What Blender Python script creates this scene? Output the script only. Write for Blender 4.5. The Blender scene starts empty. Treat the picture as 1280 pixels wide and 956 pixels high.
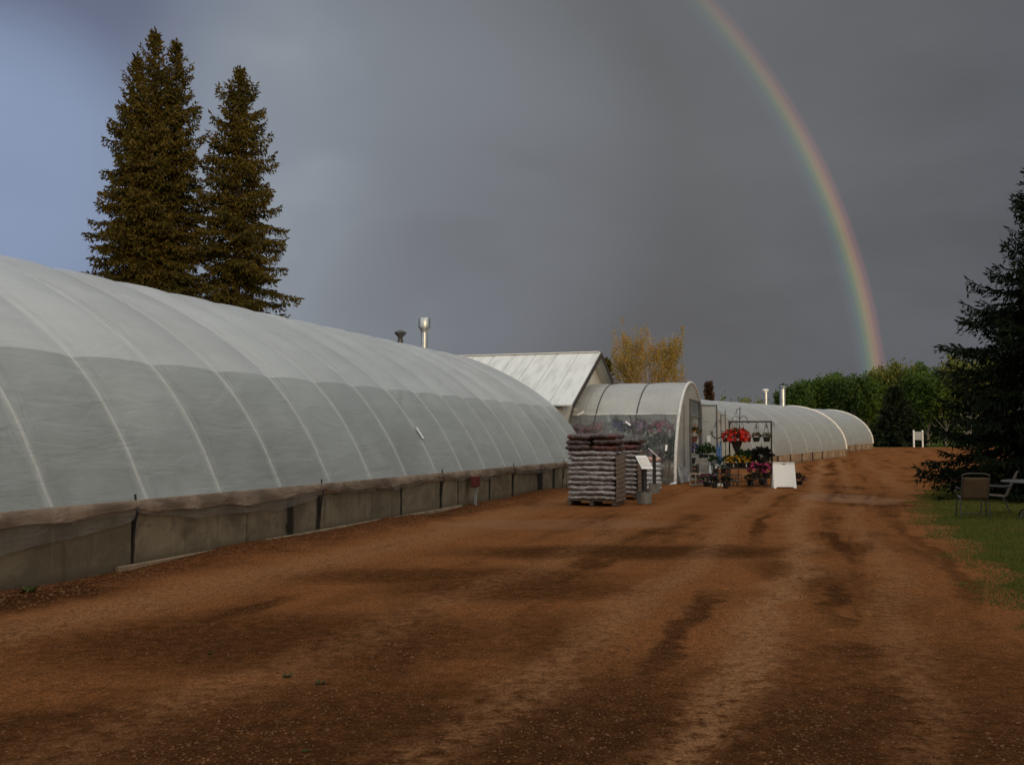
import bpy, math, random
from math import sin, cos, pi, radians, sqrt, atan2, hypot
from mathutils import Vector, Matrix

R = random.Random(7)
sc = bpy.context.scene
COL = sc.collection

# ------------------------------------------------------------------ camera frame helpers
F = 1200.0
PITCH = math.atan(69 / F)
CAMZ = 1.6
CP, SP = cos(PITCH), sin(PITCH)

def ray(px, py):
    x = (px - 640) / F
    y = (478 - py) / F
    return x, CP - y * SP, SP + y * CP

def P(px, py, Y):
    """point seen at photo pixel (px,py) at forward distance Y"""
    a, b, c = ray(px, py)
    k = Y / b
    return Vector((a * k, Y, CAMZ + c * k))

def G(px, py):
    """flat-ground point seen at photo pixel"""
    a, b, c = ray(px, py)
    k = -CAMZ / c
    return Vector((a * k, b * k, 0))

DU = Vector((0.317, 0.948, 0)).normalized()     # along the long greenhouse
NV = Vector((-DU.y, DU.x, 0))                    # to its left
ROADA = atan2(DU.y, DU.x)

def W(u, v, z=0):
    return Vector((DU.x * u + NV.x * v, DU.y * u + NV.y * v, z))

def sstep(a, b, x):
    t = max(0.0, min(1.0, (x - a) / (b - a)))
    return t * t * (3 - 2 * t)

def gz(x, y):
    return 0.70 * sstep(42, 110, y)

# ------------------------------------------------------------------ node helpers
class NT:
    def __init__(self, tree):
        self.t = tree
        self.n = tree.nodes
        self.l = tree.links
    def new(self, typ, **kw):
        nd = self.n.new(typ)
        for k, v in kw.items():
            setattr(nd, k, v)
        return nd
    def put(self, sock, v):
        if isinstance(v, bpy.types.NodeSocket):
            self.l.new(v, sock)
        elif isinstance(v, (tuple, list)):
            if sock.type == 'RGBA' and len(v) == 3:
                v = tuple(v) + (1,)
            sock.default_value = v
        else:
            sock.default_value = v
    def m(self, op, a, b=0.0, c=None, clamp=False):
        nd = self.new('ShaderNodeMath', operation=op, use_clamp=clamp)
        self.put(nd.inputs[0], a); self.put(nd.inputs[1], b)
        if c is not None:
            self.put(nd.inputs[2], c)
        return nd.outputs[0]
    def ss(self, a, b, x):
        nd = self.new('ShaderNodeMapRange', interpolation_type='SMOOTHSTEP')
        self.put(nd.inputs[0], x); nd.inputs[1].default_value = a; nd.inputs[2].default_value = b
        nd.inputs[3].default_value = 0; nd.inputs[4].default_value = 1
        if a > b:
            nd.inputs[1].default_value = b; nd.inputs[2].default_value = a
            nd.inputs[3].default_value = 1; nd.inputs[4].default_value = 0
        return nd.outputs[0]
    def mix(self, f, a, b, blend='MIX'):
        nd = self.new('ShaderNodeMix', data_type='RGBA', blend_type=blend)
        self.put(nd.inputs[0], f); self.put(nd.inputs[6], a); self.put(nd.inputs[7], b)
        return nd.outputs[2]
    def noise(self, vec, scale, detail=4, rough=0.55, dist=0.0):
        nd = self.new('ShaderNodeTexNoise')
        if vec is not None:
            self.put(nd.inputs['Vector'], vec)
        nd.inputs['Scale'].default_value = scale
        nd.inputs['Detail'].default_value = detail
        nd.inputs['Roughness'].default_value = rough
        nd.inputs['Distortion'].default_value = dist
        return nd.outputs['Fac']
    def vor(self, vec, scale, out='Distance', feature='F1'):
        nd = self.new('ShaderNodeTexVoronoi', feature=feature)
        if vec is not None:
            self.put(nd.inputs['Vector'], vec)
        nd.inputs['Scale'].default_value = scale
        return nd.outputs[out]
    def mapping(self, vec, loc=(0, 0, 0), rot=(0, 0, 0), scale=(1, 1, 1)):
        nd = self.new('ShaderNodeMapping')
        self.put(nd.inputs[0], vec)
        nd.inputs[1].default_value = loc; nd.inputs[2].default_value = rot; nd.inputs[3].default_value = scale
        return nd.outputs[0]
    def obj(self):
        return self.new('ShaderNodeTexCoord').outputs['Object']
    def sep(self, v):
        nd = self.new('ShaderNodeSeparateXYZ'); self.put(nd.inputs[0], v)
        return nd.outputs
    def comb(self, x, y, z):
        nd = self.new('ShaderNodeCombineXYZ')
        for i, q in enumerate((x, y, z)):
            self.put(nd.inputs[i], q)
        return nd.outputs[0]
    def ramp(self, f, stops, interp='LINEAR'):
        nd = self.new('ShaderNodeValToRGB')
        self.put(nd.inputs[0], f)
        cr = nd.color_ramp; cr.interpolation = interp
        while len(cr.elements) < len(stops):
            cr.elements.new(0.5)
        for e, (p, c) in zip(cr.elements, stops):
            e.position = p; e.color = tuple(c) + ((1,) if len(c) == 3 else ())
        return nd.outputs[0]
    def bump(self, h, strength=0.3, dist=0.02):
        nd = self.new('ShaderNodeBump')
        self.put(nd.inputs['Height'], h)
        nd.inputs['Strength'].default_value = strength
        nd.inputs['Distance'].default_value = dist
        return nd.outputs[0]

def newmat(name):
    m = bpy.data.materials.new(name); m.use_nodes = True
    t = NT(m.node_tree)
    for nd in list(t.n):
        t.n.remove(nd)
    out = t.new('ShaderNodeOutputMaterial')
    return m, t, out

def principled(t, out, col, rough=0.7, normal=None, metal=0.0, spec=0.4, coat=0.0, trans=None):
    b = t.new('ShaderNodeBsdfPrincipled')
    t.put(b.inputs['Base Color'], col); t.put(b.inputs['Roughness'], rough)
    b.inputs['Metallic'].default_value = metal
    b.inputs['Specular IOR Level'].default_value = spec
    b.inputs['Coat Weight'].default_value = coat
    if normal is not None:
        t.l.new(normal, b.inputs['Normal'])
    t.l.new(b.outputs[0], out.inputs[0])
    return b

MATS = {}
def M(name, col=(0.5, 0.5, 0.5), col2=None, rough=0.7, scale=6.0, bump=0.15, bscale=40.0, metal=0.0, spec=0.4, coat=0.0):
    """ordinary mottled surface"""
    if name in MATS:
        return MATS[name]
    m, t, out = newmat(name)
    co = t.obj()
    if col2 is None:
        col2 = tuple(c * 0.72 for c in col)
    n = t.noise(co, scale, 5, 0.6)
    c = t.mix(t.ss(0.32, 0.68, n), col, col2)
    h = t.noise(co, bscale, 3, 0.6)
    r = t.m('ADD', rough - 0.08, t.m('MULTIPLY', h, 0.16), clamp=True)
    principled(t, out, c, r, t.bump(h, bump, 0.02), metal, spec, coat)
    MATS[name] = m
    return m

def leafmat(name, col, col2, trans=0.25, scale=1.6, rough=0.65):
    if name in MATS:
        return MATS[name]
    m, t, out = newmat(name)
    co = t.obj()
    n = t.noise(co, scale, 3, 0.6)
    n2 = t.noise(co, scale * 9, 2, 0.6)
    f = t.m('ADD', t.m('MULTIPLY', n, 0.6), t.m('MULTIPLY', n2, 0.4))
    c = t.mix(t.ss(0.36, 0.64, f), col, col2)
    d = t.new('ShaderNodeBsdfPrincipled')
    t.put(d.inputs['Base Color'], c); d.inputs['Roughness'].default_value = rough
    d.inputs['Specular IOR Level'].default_value = 0.04 if 'spruce' in name else 0.15
    tr = t.new('ShaderNodeBsdfTranslucent'); t.put(tr.inputs[0], c)
    mx = t.new('ShaderNodeMixShader'); mx.inputs[0].default_value = trans
    t.l.new(d.outputs[0], mx.inputs[1]); t.l.new(tr.outputs[0], mx.inputs[2])
    t.l.new(mx.outputs[0], out.inputs[0])
    MATS[name] = m
    return m

# ------------------------------------------------------------------ mesh builder
class MB:
    def __init__(self):
        self.v = []; self.f = []; self.mi = []; self.uv = None
    def face(self, pts, mi=0):
        k = len(self.v)
        self.v.extend([tuple(p) for p in pts])
        self.f.append(tuple(range(k, k + len(pts)))); self.mi.append(mi)
    def box(self, c, s, rz=0.0, mi=0, rot=None, bev=0.0):
        c = Vector(c); hx, hy, hz = s[0] / 2, s[1] / 2, s[2] / 2
        M3 = rot if rot is not None else Matrix.Rotation(rz, 3, 'Z')
        b = min(bev, hx * .9, hy * .9, hz * .9)
        k = len(self.v)
        if b <= 0:
            for z in (-hz, hz):
                for x, y in ((-hx, -hy), (hx, -hy), (hx, hy), (-hx, hy)):
                    self.v.append(tuple(c + M3 @ Vector((x, y, z))))
            for q in ((0, 3, 2, 1), (4, 5, 6, 7), (0, 1, 5, 4), (1, 2, 6, 5), (2, 3, 7, 6), (3, 0, 4, 7)):
                self.f.append(tuple(k + i for i in q)); self.mi.append(mi)
            return
        # chamfered box: rings
        def ring(z, ins):
            a, d = hx - ins, hy - ins
            e = b if ins == 0 else 0.0
            if e:
                pts = [(-a + e, -d), (a - e, -d), (a, -d + e), (a, d - e), (a - e, d), (-a + e, d), (-a, d - e), (-a, -d + e)]
            else:
                q = b * 0.3
                pts = [(-a + q, -d), (a - q, -d), (a, -d + q), (a, d - q), (a - q, d), (-a + q, d), (-a, d - q), (-a, -d + q)]
            return [Vector((x, y, z)) for x, y in pts]
        rings = [ring(-hz, b), ring(-hz + b, 0), ring(hz - b, 0), ring(hz, b)]
        for r in rings:
            for p in r:
                self.v.append(tuple(c + M3 @ p))
        self.f.append(tuple(k + i for i in range(7, -1, -1))); self.mi.append(mi)
        for j in range(3):
            for i in range(8):
                a, d = k + j * 8 + i, k + j * 8 + (i + 1) % 8
                self.f.append((a, d, d + 8, a + 8)); self.mi.append(mi)
        self.f.append(tuple(k + 24 + i for i in range(8))); self.mi.append(mi)
    def tube(self, pts, r, n=8, mi=0, cap=True):
        pts = [Vector(p) for p in pts]
        rs = r if isinstance(r, (list, tuple)) else [r] * len(pts)
        k = len(self.v); up = None
        for i, p in enumerate(pts):
            if i == 0: d = pts[1] - p
            elif i == len(pts) - 1: d = p - pts[i - 1]
            else: d = pts[i + 1] - pts[i - 1]
            d.normalize()
            if up is None:
                up = Vector((0, 0, 1)) if abs(d.z) < 0.9 else Vector((1, 0, 0))
            a = d.cross(up)
            if a.length < 1e-5: a = d.orthogonal()
            a.normalize(); b = a.cross(d); up = b
            for j in range(n):
                w = 2 * pi * j / n
                self.v.append(tuple(p + (a * cos(w) + b * sin(w)) * rs[i]))
        for i in range(len(pts) - 1):
            for j in range(n):
                q = k + i * n + j; q2 = k + i * n + (j + 1) % n
                self.f.append((q, q2, q2 + n, q + n)); self.mi.append(mi)
        if cap:
            self.f.append(tuple(k + j for j in range(n - 1, -1, -1))); self.mi.append(mi)
            e = k + (len(pts) - 1) * n
            self.f.append(tuple(e + j for j in range(n))); self.mi.append(mi)
    def lathe(self, prof, c=(0, 0, 0), n=20, mi=0):
        k = len(self.v)
        for r, z in prof:
            for j in range(n):
                w = 2 * pi * j / n
                self.v.append((c[0] + r * cos(w), c[1] + r * sin(w), c[2] + z))
        for i in range(len(prof) - 1):
            for j in range(n):
                q = k + i * n + j; q2 = k + i * n + (j + 1) % n
                self.f.append((q, q2, q2 + n, q + n)); self.mi.append(mi)
    def grid(self, fn, nu, nv, mi=0, uvfn=None):
        k = len(self.v)
        for i in range(nu + 1):
            for j in range(nv + 1):
                self.v.append(tuple(fn(i / nu, j / nv)))
        for i in range(nu):
            for j in range(nv):
                a = k + i * (nv + 1) + j
                self.f.append((a, a + nv + 1, a + nv + 2, a + 1)); self.mi.append(mi)
    def kite(self, p, d, w, L, mi=0):
        """thin leaf shaped quad from p along unit d, width vector w"""
        k = len(self.v)
        q = p + d * (L * 0.45)
        self.v += [tuple(p), tuple(q + w), tuple(p + d * L), tuple(q - w)]
        self.f.append((k, k + 1, k + 2, k + 3)); self.mi.append(mi)
    def build(self, name, mats, parent=None, smooth=True, solid=0.0):
        me = bpy.data.meshes.new(name)
        me.from_pydata(self.v, [], self.f)
        if not isinstance(mats, (list, tuple)): mats = [mats]
        for m in mats: me.materials.append(m)
        if len(mats) > 1:
            me.polygons.foreach_set('material_index', self.mi)
        if smooth:
            me.polygons.foreach_set('use_smooth', [True] * len(me.polygons))
            try: me.set_sharp_from_angle(angle=radians(40))
            except Exception: pass
        me.update()
        o = bpy.data.objects.new(name, me)
        COL.objects.link(o)
        if parent is not None: o.parent = parent
        return o

def tag(o, label, cat, group=None, kind=None):
    o['label'] = label; o['category'] = cat
    if group: o['group'] = group
    if kind: o['kind'] = kind
    return o

def thing(name, loc, label, cat, rz=0.0, group=None):
    o = bpy.data.objects.new(name, None); o.empty_display_size = 0.3
    COL.objects.link(o); o.location = loc; o.rotation_euler = (0, 0, rz)
    return tag(o, label, cat, group)

def structure(o):
    o['kind'] = 'structure'; return o

def copy_tree(o, parent=None):
    c = o.copy(); COL.objects.link(c)
    if parent is not None: c.parent = parent
    for ch in list(o.children):
        copy_tree(ch, c)
    return c

def rvec(r=R):
    while True:
        v = Vector((r.uniform(-1, 1), r.uniform(-1, 1), r.uniform(-1, 1)))
        if 0.05 < v.length < 1: return v.normalized()

# ------------------------------------------------------------------ camera + render settings
cam = bpy.data.cameras.new('camera'); camo = bpy.data.objects.new('camera', cam); COL.objects.link(camo)
cam.sensor_width = 36; cam.lens = 36 * F / 1280; cam.clip_end = 8000; cam.clip_start = 0.05
camo.location = (0, 0, CAMZ); camo.rotation_euler = (pi / 2 + PITCH, 0, 0)
sc.camera = camo
sc.view_settings.view_transform = 'Standard'
sc.view_settings.look = 'None'
sc.view_settings.exposure = 0.0
sc.view_settings.gamma = 1
sc.cycles.use_denoising = True
sc.cycles.max_bounces = 8
sc.cycles.transparent_max_bounces = 24

# ------------------------------------------------------------------ sky and sun
SUN_EL = radians(9)
SUNDIR = Vector((0.30, -0.954, 0)).normalized() * cos(SUN_EL) + Vector((0, 0, sin(SUN_EL)))
sun = bpy.data.lights.new('sun', 'SUN'); sun.energy = 1.5; sun.angle = radians(11); sun.color = (1.0, 0.68, 0.36)
suno = bpy.data.objects.new('sun', sun); COL.objects.link(suno)
suno.rotation_euler = SUNDIR.to_track_quat('Z', 'Y').to_euler()
suno.location = SUNDIR * 60

ANTI = Vector((-0.234, 0.972, 0.0)).normalized()
RB = radians(34.3)

world = bpy.data.worlds.new('World'); sc.world = world; world.use_nodes = True
t = NT(world.node_tree)
for nd in list(t.n): t.n.remove(nd)
wout = t.new('ShaderNodeOutputWorld'); bg = t.new('ShaderNodeBackground')
bg.inputs[1].default_value = 0.1
gen = t.new('ShaderNodeTexCoord').outputs['Generated']
sx, sy, sz = t.sep(gen)
sky = t.new('ShaderNodeTexSky', sky_type='NISHITA')
sky.sun_disc = False; sky.sun_elevation = SUN_EL
sky.sun_rotation = atan2(SUNDIR.x, SUNDIR.y)
def dotn(v):
    v = Vector(v).normalized()
    nd = t.new('ShaderNodeVectorMath', operation='DOT_PRODUCT')
    t.put(nd.inputs[0], gen); nd.inputs[1].default_value = v
    return nd.outputs['Value']
def pxdir(px, py):
    return Vector(ray(px, py))
front = t.ramp(t.m('ADD', sx, 0.55), [(0.0, (0.185, 0.232, 0.360)), (0.25, (0.164, 0.203, 0.295)), (0.45, (0.142, 0.157, 0.184)),
                                     (0.6, (0.120, 0.126, 0.133)), (0.8, (0.118, 0.122, 0.132)), (1.0, (0.110, 0.116, 0.128))])
cl = t.mapping(gen, scale=(1.0, 1.0, 2.6))
n1 = t.noise(cl, 2.4, 5, 0.55, 0.4)
n2 = t.noise(t.mapping(gen, loc=(3, 1, 7), scale=(1, 1, 3.5)), 6.5, 5, 0.6, 0.5)
n3 = t.noise(t.mapping(gen, loc=(1, 4, 2), scale=(1, 1, 1.9)), 3.6, 3, 0.5, 0.3)
amp = t.m('ADD', 0.50, t.m('ADD', t.m('MULTIPLY', n1, 0.70), t.m('ADD', t.m('MULTIPLY', n2, 0.14), t.m('MULTIPLY', n3, 0.20))))
front = t.mix(1.0, front, t.comb(amp, amp, amp), 'MULTIPLY')
# brighter thin patches in the cloud sheet
def glow(px, py, c0, c1, col, k, col_in):
    d = dotn(pxdir(px, py))
    f = t.m('MULTIPLY', t.ss(c0, c1, d), t.m('MULTIPLY', t.m('ADD', 0.72, t.m('MULTIPLY', t.ss(0.36, 0.62, n3), 0.45)), k), clamp=True)
    return t.mix(f, col_in, col)
front = glow(85, 85, 0.989, 0.9995, (0.105, 0.125, 0.215), 0.9, front)
front = glow(-10, 205, 0.986, 0.9996, (0.345, 0.455, 0.68), 1.0, front)
front = glow(120, 285, 0.975, 0.999, (0.24, 0.31, 0.47), 0.65, front)
front = glow(490, 240, 0.955, 0.995, (0.305, 0.348, 0.405), 1.0, front)
front = glow(760, 40, 0.94, 1.0, (0.140, 0.147, 0.158), 0.55, front)
front = glow(640, 420, 0.96, 1.0, (0.104, 0.100, 0.110), 0.5, front)
# inside of the bow a little brighter and warmer, outside a little darker
inb = t.ss(cos(RB + 0.012), cos(RB - 0.10), dotn(ANTI))
front = t.mix(t.m('MULTIPLY', inb, 0.22), front, (0.135, 0.130, 0.126))
topc = t.mix(t.ss(0.3, 0.7, n1), (1.32, 1.34, 1.35), (0.92, 0.94, 0.96))
backc = t.mix(t.ss(0.35, 0.65, n1), (1.25, 1.25, 1.20), (0.90, 0.89, 0.87))
c = t.mix(t.ss(0.48, 0.90, sz), front, topc)
c = t.mix(t.ss(0.25, -0.65, sy), c, backc)
c10 = t.mix(1.0, c, (10, 10, 10), 'MULTIPLY')
clear = t.m('MULTIPLY', t.ss(0.55, 0.98, dotn(SUNDIR)), t.m('MULTIPLY', t.ss(0.4, 0.6, n2), 0.6))
c10 = t.mix(clear, c10, sky.outputs[0])
t.l.new(c10, bg.inputs[0]); t.l.new(bg.outputs[0], wout.inputs[0])

# rainbow: a far ring segment square to the line from the sun
def rainbow():
    m, t, out = newmat('rainbow_light')
    uv = t.new('ShaderNodeUVMap').outputs[0]
    ux, uy, _ = t.sep(uv)
    colr = t.ramp(uy, [(0.0, (0, 0, 0)), (0.16, (0.006, 0.008, 0.012)), (0.32, (0.010, 0.028, 0.020)), (0.45, (0.036, 0.060, 0.014)),
                       (0.58, (0.108, 0.080, 0.014)), (0.70, (0.128, 0.054, 0.012)), (0.82, (0.070, 0.018, 0.014)), (1.0, (0, 0, 0))], 'EASE')
    nz = t.noise(t.obj(), 0.004, 2)
    s = t.ramp(ux, [(0.0, (1.0,) * 3), (0.35, (0.95,) * 3), (0.62, (0.62,) * 3), (0.80, (0.26,) * 3), (1.0, (0.0,) * 3)])
    st = t.m('MULTIPLY', s, t.m('ADD', 0.75, t.m('MULTIPLY', nz, 0.5)))
    st = t.m('MULTIPLY', st, 1.06); em = t.new('ShaderNodeEmission'); t.put(em.inputs[0], colr); t.put(em.inputs[1], st)
    tr = t.new('ShaderNodeBsdfTransparent')
    ad = t.new('ShaderNodeAddShader'); t.l.new(em.outputs[0], ad.inputs[0]); t.l.new(tr.outputs[0], ad.inputs[1])
    t.l.new(ad.outputs[0], out.inputs[0])
    D = 1400.0
    ax = ANTI; rt = Vector((ax.y, -ax.x, 0)); up = Vector((0, 0, 1))
    b = MB(); NA, NR = 90, 10
    a0, a1 = 0.0, radians(62)
    r0, r1 = D * math.tan(RB - radians(0.92)), D * math.tan(RB + radians(0.88))
    uvs = []
    for i in range(NA + 1):
        for j in range(NR + 1):
            a = a0 + (a1 - a0) * i / NA; r = r0 + (r1 - r0) * j / NR
            p = ax * D + rt * (r * cos(a)) + up * (r * sin(a)) + Vector((0, 0, CAMZ))
            b.v.append(tuple(p)); uvs.append((i / NA, j / NR))
    for i in range(NA):
        for j in range(NR):
            k = i * (NR + 1) + j
            b.f.append((k, k + 1, k + NR + 2, k + NR + 1)); b.mi.append(0)
    o = b.build('rainbow', m)
    ul = o.data.uv_layers.new(name='uv')
    for lp in o.data.loops:
        ul.data[lp.index].uv = uvs[lp.vertex_index]
    o.visible_shadow = True
    tag(o, 'soft rainbow rising from the far treeline into the dark grey sky', 'rainbow')
rainbow()

# ------------------------------------------------------------------ ground
def gravel_mat():
    m, t, out = newmat('red_gravel')
    co = t.obj()
    rd = t.mapping(co, rot=(0, 0, -ROADA))           # x along road, y = lateral to the left
    rx, ry, _ = t.sep(rd)
    nz0 = t.noise(co, 0.35, 5, 0.6, 0.6)
    nz1 = t.noise(co, 1.3, 6, 0.62, 0.3)
    nz2 = t.noise(co, 9.0, 5, 0.7)
    long = t.noise(t.mapping(rd, scale=(0.10, 1.1, 1)), 1.0, 5, 0.6, 0.8)
    grain = t.noise(co, 70, 3, 0.75)
    vd = t.vor(co, 34)
    vc = t.vor(co, 34, 'Color')
    base = t.mix(t.ss(0.3, 0.7, nz1), (0.2258, 0.0826, 0.0257), (0.1740, 0.0673, 0.0223))
    base = t.mix(t.m('MULTIPLY', t.ss(0.45, 0.75, nz2), 0.55), base, (0.2587, 0.1112, 0.0410))
    # loose pale stones pushed out of the wheel tracks into strips
    wob = t.m('MULTIPLY', t.m('SUBTRACT', t.noise(t.mapping(rd, scale=(0.12, 0.02, 1)), 1.0, 3), 0.5), 1.6)
    wob2 = t.m('MULTIPLY', t.m('SUBTRACT', nz1, 0.5), 0.7)
    lat = t.m('ADD', ry, t.m('ADD', wob, wob2))
    strips = None
    for c0, w, k in ((0.62, 0.34, 0.95), (1.85, 0.40, 0.65), (-0.45, 0.30, 0.5), (3.6, 0.5, 0.45), (-2.0, 0.6, 0.4), (6.4, 0.9, 0.75)):
        f = t.m('MULTIPLY', t.ss(w, 0.03, t.m('ABSOLUTE', t.m('SUBTRACT', lat, c0))), k)
        strips = f if strips is None else t.m('MAXIMUM', strips, f)
    strips = t.m('MULTIPLY', strips, t.ss(0.30, 0.58, nz2))
    base = t.mix(strips, base, (0.2917, 0.1436, 0.0629))
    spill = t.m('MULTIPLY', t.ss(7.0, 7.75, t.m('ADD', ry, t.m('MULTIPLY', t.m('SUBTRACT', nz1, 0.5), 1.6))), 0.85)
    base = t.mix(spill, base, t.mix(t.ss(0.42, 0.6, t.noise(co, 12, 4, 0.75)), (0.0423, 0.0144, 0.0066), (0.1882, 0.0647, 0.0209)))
    # damp wheel hollows and blotches; the large near ellipses paint in foreground shade
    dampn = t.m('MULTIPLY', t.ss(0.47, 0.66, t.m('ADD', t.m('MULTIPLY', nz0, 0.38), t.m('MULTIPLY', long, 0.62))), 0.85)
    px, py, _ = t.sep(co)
    damp_shade = dampn
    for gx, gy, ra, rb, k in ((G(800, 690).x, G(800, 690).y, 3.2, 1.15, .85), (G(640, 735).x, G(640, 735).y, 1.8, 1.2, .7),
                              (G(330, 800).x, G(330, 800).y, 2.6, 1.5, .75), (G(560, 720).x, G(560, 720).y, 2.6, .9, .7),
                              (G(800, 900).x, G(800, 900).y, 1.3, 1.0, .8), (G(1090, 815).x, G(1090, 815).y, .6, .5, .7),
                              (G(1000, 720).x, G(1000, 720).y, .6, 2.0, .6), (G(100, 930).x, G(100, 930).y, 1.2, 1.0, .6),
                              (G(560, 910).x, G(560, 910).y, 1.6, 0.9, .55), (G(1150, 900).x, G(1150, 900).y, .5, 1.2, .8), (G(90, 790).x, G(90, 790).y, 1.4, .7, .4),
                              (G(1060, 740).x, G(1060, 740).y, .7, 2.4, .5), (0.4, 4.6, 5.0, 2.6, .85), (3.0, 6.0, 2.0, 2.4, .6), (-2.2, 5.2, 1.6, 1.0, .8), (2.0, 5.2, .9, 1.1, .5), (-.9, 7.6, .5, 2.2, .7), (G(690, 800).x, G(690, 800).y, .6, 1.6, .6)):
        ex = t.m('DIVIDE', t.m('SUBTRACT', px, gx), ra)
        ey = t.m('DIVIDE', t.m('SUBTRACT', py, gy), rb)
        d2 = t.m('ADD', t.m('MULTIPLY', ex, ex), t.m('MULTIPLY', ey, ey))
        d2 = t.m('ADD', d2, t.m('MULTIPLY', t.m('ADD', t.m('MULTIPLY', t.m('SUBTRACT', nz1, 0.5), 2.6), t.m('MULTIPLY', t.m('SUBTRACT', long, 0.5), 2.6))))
        damp_shade = t.m('MAXIMUM', damp_shade, t.m('MULTIPLY', t.ss(1.3, 0.0, d2), k))
    damp_shade = t.m('MULTIPLY', damp_shade, t.m('SUBTRACT', 1.0, t.m('MULTIPLY', strips, 0.8)))
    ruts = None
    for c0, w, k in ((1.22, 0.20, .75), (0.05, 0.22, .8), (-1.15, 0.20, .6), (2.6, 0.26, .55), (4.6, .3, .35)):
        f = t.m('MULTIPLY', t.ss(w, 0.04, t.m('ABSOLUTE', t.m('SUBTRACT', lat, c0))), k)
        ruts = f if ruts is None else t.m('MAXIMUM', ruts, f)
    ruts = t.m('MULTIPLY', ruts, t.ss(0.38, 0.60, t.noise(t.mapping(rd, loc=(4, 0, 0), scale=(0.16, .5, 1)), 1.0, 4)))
    damp_shade = t.m('MAXIMUM', damp_shade, ruts)
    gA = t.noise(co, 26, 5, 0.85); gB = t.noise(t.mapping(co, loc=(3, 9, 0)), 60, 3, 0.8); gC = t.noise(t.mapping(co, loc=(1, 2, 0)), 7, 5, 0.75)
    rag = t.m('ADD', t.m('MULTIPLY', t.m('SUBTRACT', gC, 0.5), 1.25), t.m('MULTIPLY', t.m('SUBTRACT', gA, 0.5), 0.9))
    damp_shade = t.m('MULTIPLY', t.ss(-0.02, 1.02, t.m('ADD', damp_shade, t.m('MULTIPLY', rag, t.ss(0.02, 0.3, damp_shade)))), 0.92)
    base = t.mix(damp_shade, base, (0.0339, 0.0138, 0.0051))
    damp_shade_k = t.m('SUBTRACT', 1.0, t.m('MULTIPLY', damp_shade, 0.62))
    dry0 = base
    # grains
    g2 = t.noise(co, 21, 4, 0.8)
    g3 = t.noise(t.mapping(co, loc=(5, 2, 0)), 46, 3, 0.8)
    base = t.mix(t.m('MULTIPLY', t.ss(0.53, 0.70, g2), 0.34), base, (0.2729, 0.1275, 0.0524))
    base = t.mix(t.m('MULTIPLY', t.ss(0.47, 0.33, g2), 0.5), base, (0.0376, 0.0152, 0.0076))
    base = t.mix(t.m('MULTIPLY', t.ss(0.60, 0.72, g3), 0.32), base, (0.2823, 0.1480, 0.0715))
    pale = None
    for gx, gy, ra, rb, k in ((G(1062, 623).x, G(1062, 623).y, 1.25, 2.4, .55), (G(700, 655).x, G(700, 655).y, 2.4, 1.2, .25)):
        ex = t.m('DIVIDE', t.m('SUBTRACT', px, gx), ra); ey = t.m('DIVIDE', t.m('SUBTRACT', py, gy), rb)
        d2 = t.m('ADD', t.m('ADD', t.m('MULTIPLY', ex, ex), t.m('MULTIPLY', ey, ey)), t.m('MULTIPLY', t.m('SUBTRACT', nz1, 0.5), 1.6))
        q = t.m('MULTIPLY', t.ss(1.15, 0.5, d2), k); pale = q if pale is None else t.m('MAXIMUM', pale, q)
    base = t.mix(pale, base, (0.2823, 0.1660, 0.1002))
    base = t.mix(t.m('MULTIPLY', t.ss(0.35, 0.75, grain), 0.5), base, t.mix(0.30, base, (0.3011, 0.1436, 0.0715)))
    base = t.mix(t.m('MULTIPLY', t.ss(0.55, 0.25, grain), 0.55), base, (0.0358, 0.0144, 0.0076))
    stone = t.m('MULTIPLY', t.ss(0.34, 0.22, vd), t.ss(0.62, 0.70, t.sep(vc)[0]))
    base = t.mix(t.m('MULTIPLY', stone, 0.7), base, t.mix(t.sep(vc)[1], (0.2258, 0.0942, 0.0429), (0.3105, 0.1795, 0.1050)))
    base = t.mix(damp_shade_k, dry0, base)
    grit = t.m('ADD', t.m('ADD', t.m('MULTIPLY', t.m('SUBTRACT', gA, 0.5), 2.3), t.m('MULTIPLY', t.m('SUBTRACT', gB, 0.5), 2.0)), 0.90)
    grit = t.m('MAXIMUM', grit, 0.35)
    base = t.mix(1.0, base, t.comb(grit, grit, grit), 'MULTIPLY')
    h = t.m('ADD', t.m('MULTIPLY', grain, 0.5), t.m('ADD', t.m('MULTIPLY', nz2, 0.8), t.m('MULTIPLY', stone, 0.6)))
    principled(t, out, base, 1.0, t.bump(h, 0.8, 0.03), 0, 0.0)
    return m
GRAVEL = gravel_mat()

def turf_mat(name, a, b, c):
    m, t, out = newmat(name)
    co = t.obj()
    n = t.noise(co, 0.8, 5, 0.65); g = t.noise(co, 28, 4, 0.75)
    col = t.mix(t.ss(0.35, 0.65, n), a, b)
    col = t.mix(t.m('MULTIPLY', t.ss(0.5, 0.75, g), 0.6), col, c)
    principled(t, out, col, 1.0, t.bump(g, 0.9, 0.04), 0, 0.0)
    return m
TURF = turf_mat('turf', (0.046, 0.058, 0.010), (0.072, 0.072, 0.016), (0.10, 0.085, 0.024))
FIELD = turf_mat('field', (0.040, 0.062, 0.014), (0.060, 0.070, 0.020), (0.09, 0.085, 0.03))

def sheet(name, xs, ys, dz, mat, keep=None, rough=0.0):
    b = MB(); k = len(ys)
    for x in xs:
        for y in ys:
            z = gz(x, y) + dz
            if rough:
                dist = hypot(x, y)
                z += rough * relief(x, y)
            b.v.append((x, y, z))
    for i in range(len(xs) - 1):
        for j in range(k - 1):
            if keep and not keep((xs[i] + xs[i + 1]) / 2, (ys[j] + ys[j + 1]) / 2): continue
            a = i * k + j
            b.f.append((a, a + k, a + k + 1, a + 1)); b.mi.append(0)
    return structure(b.build(name, mat))

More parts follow.
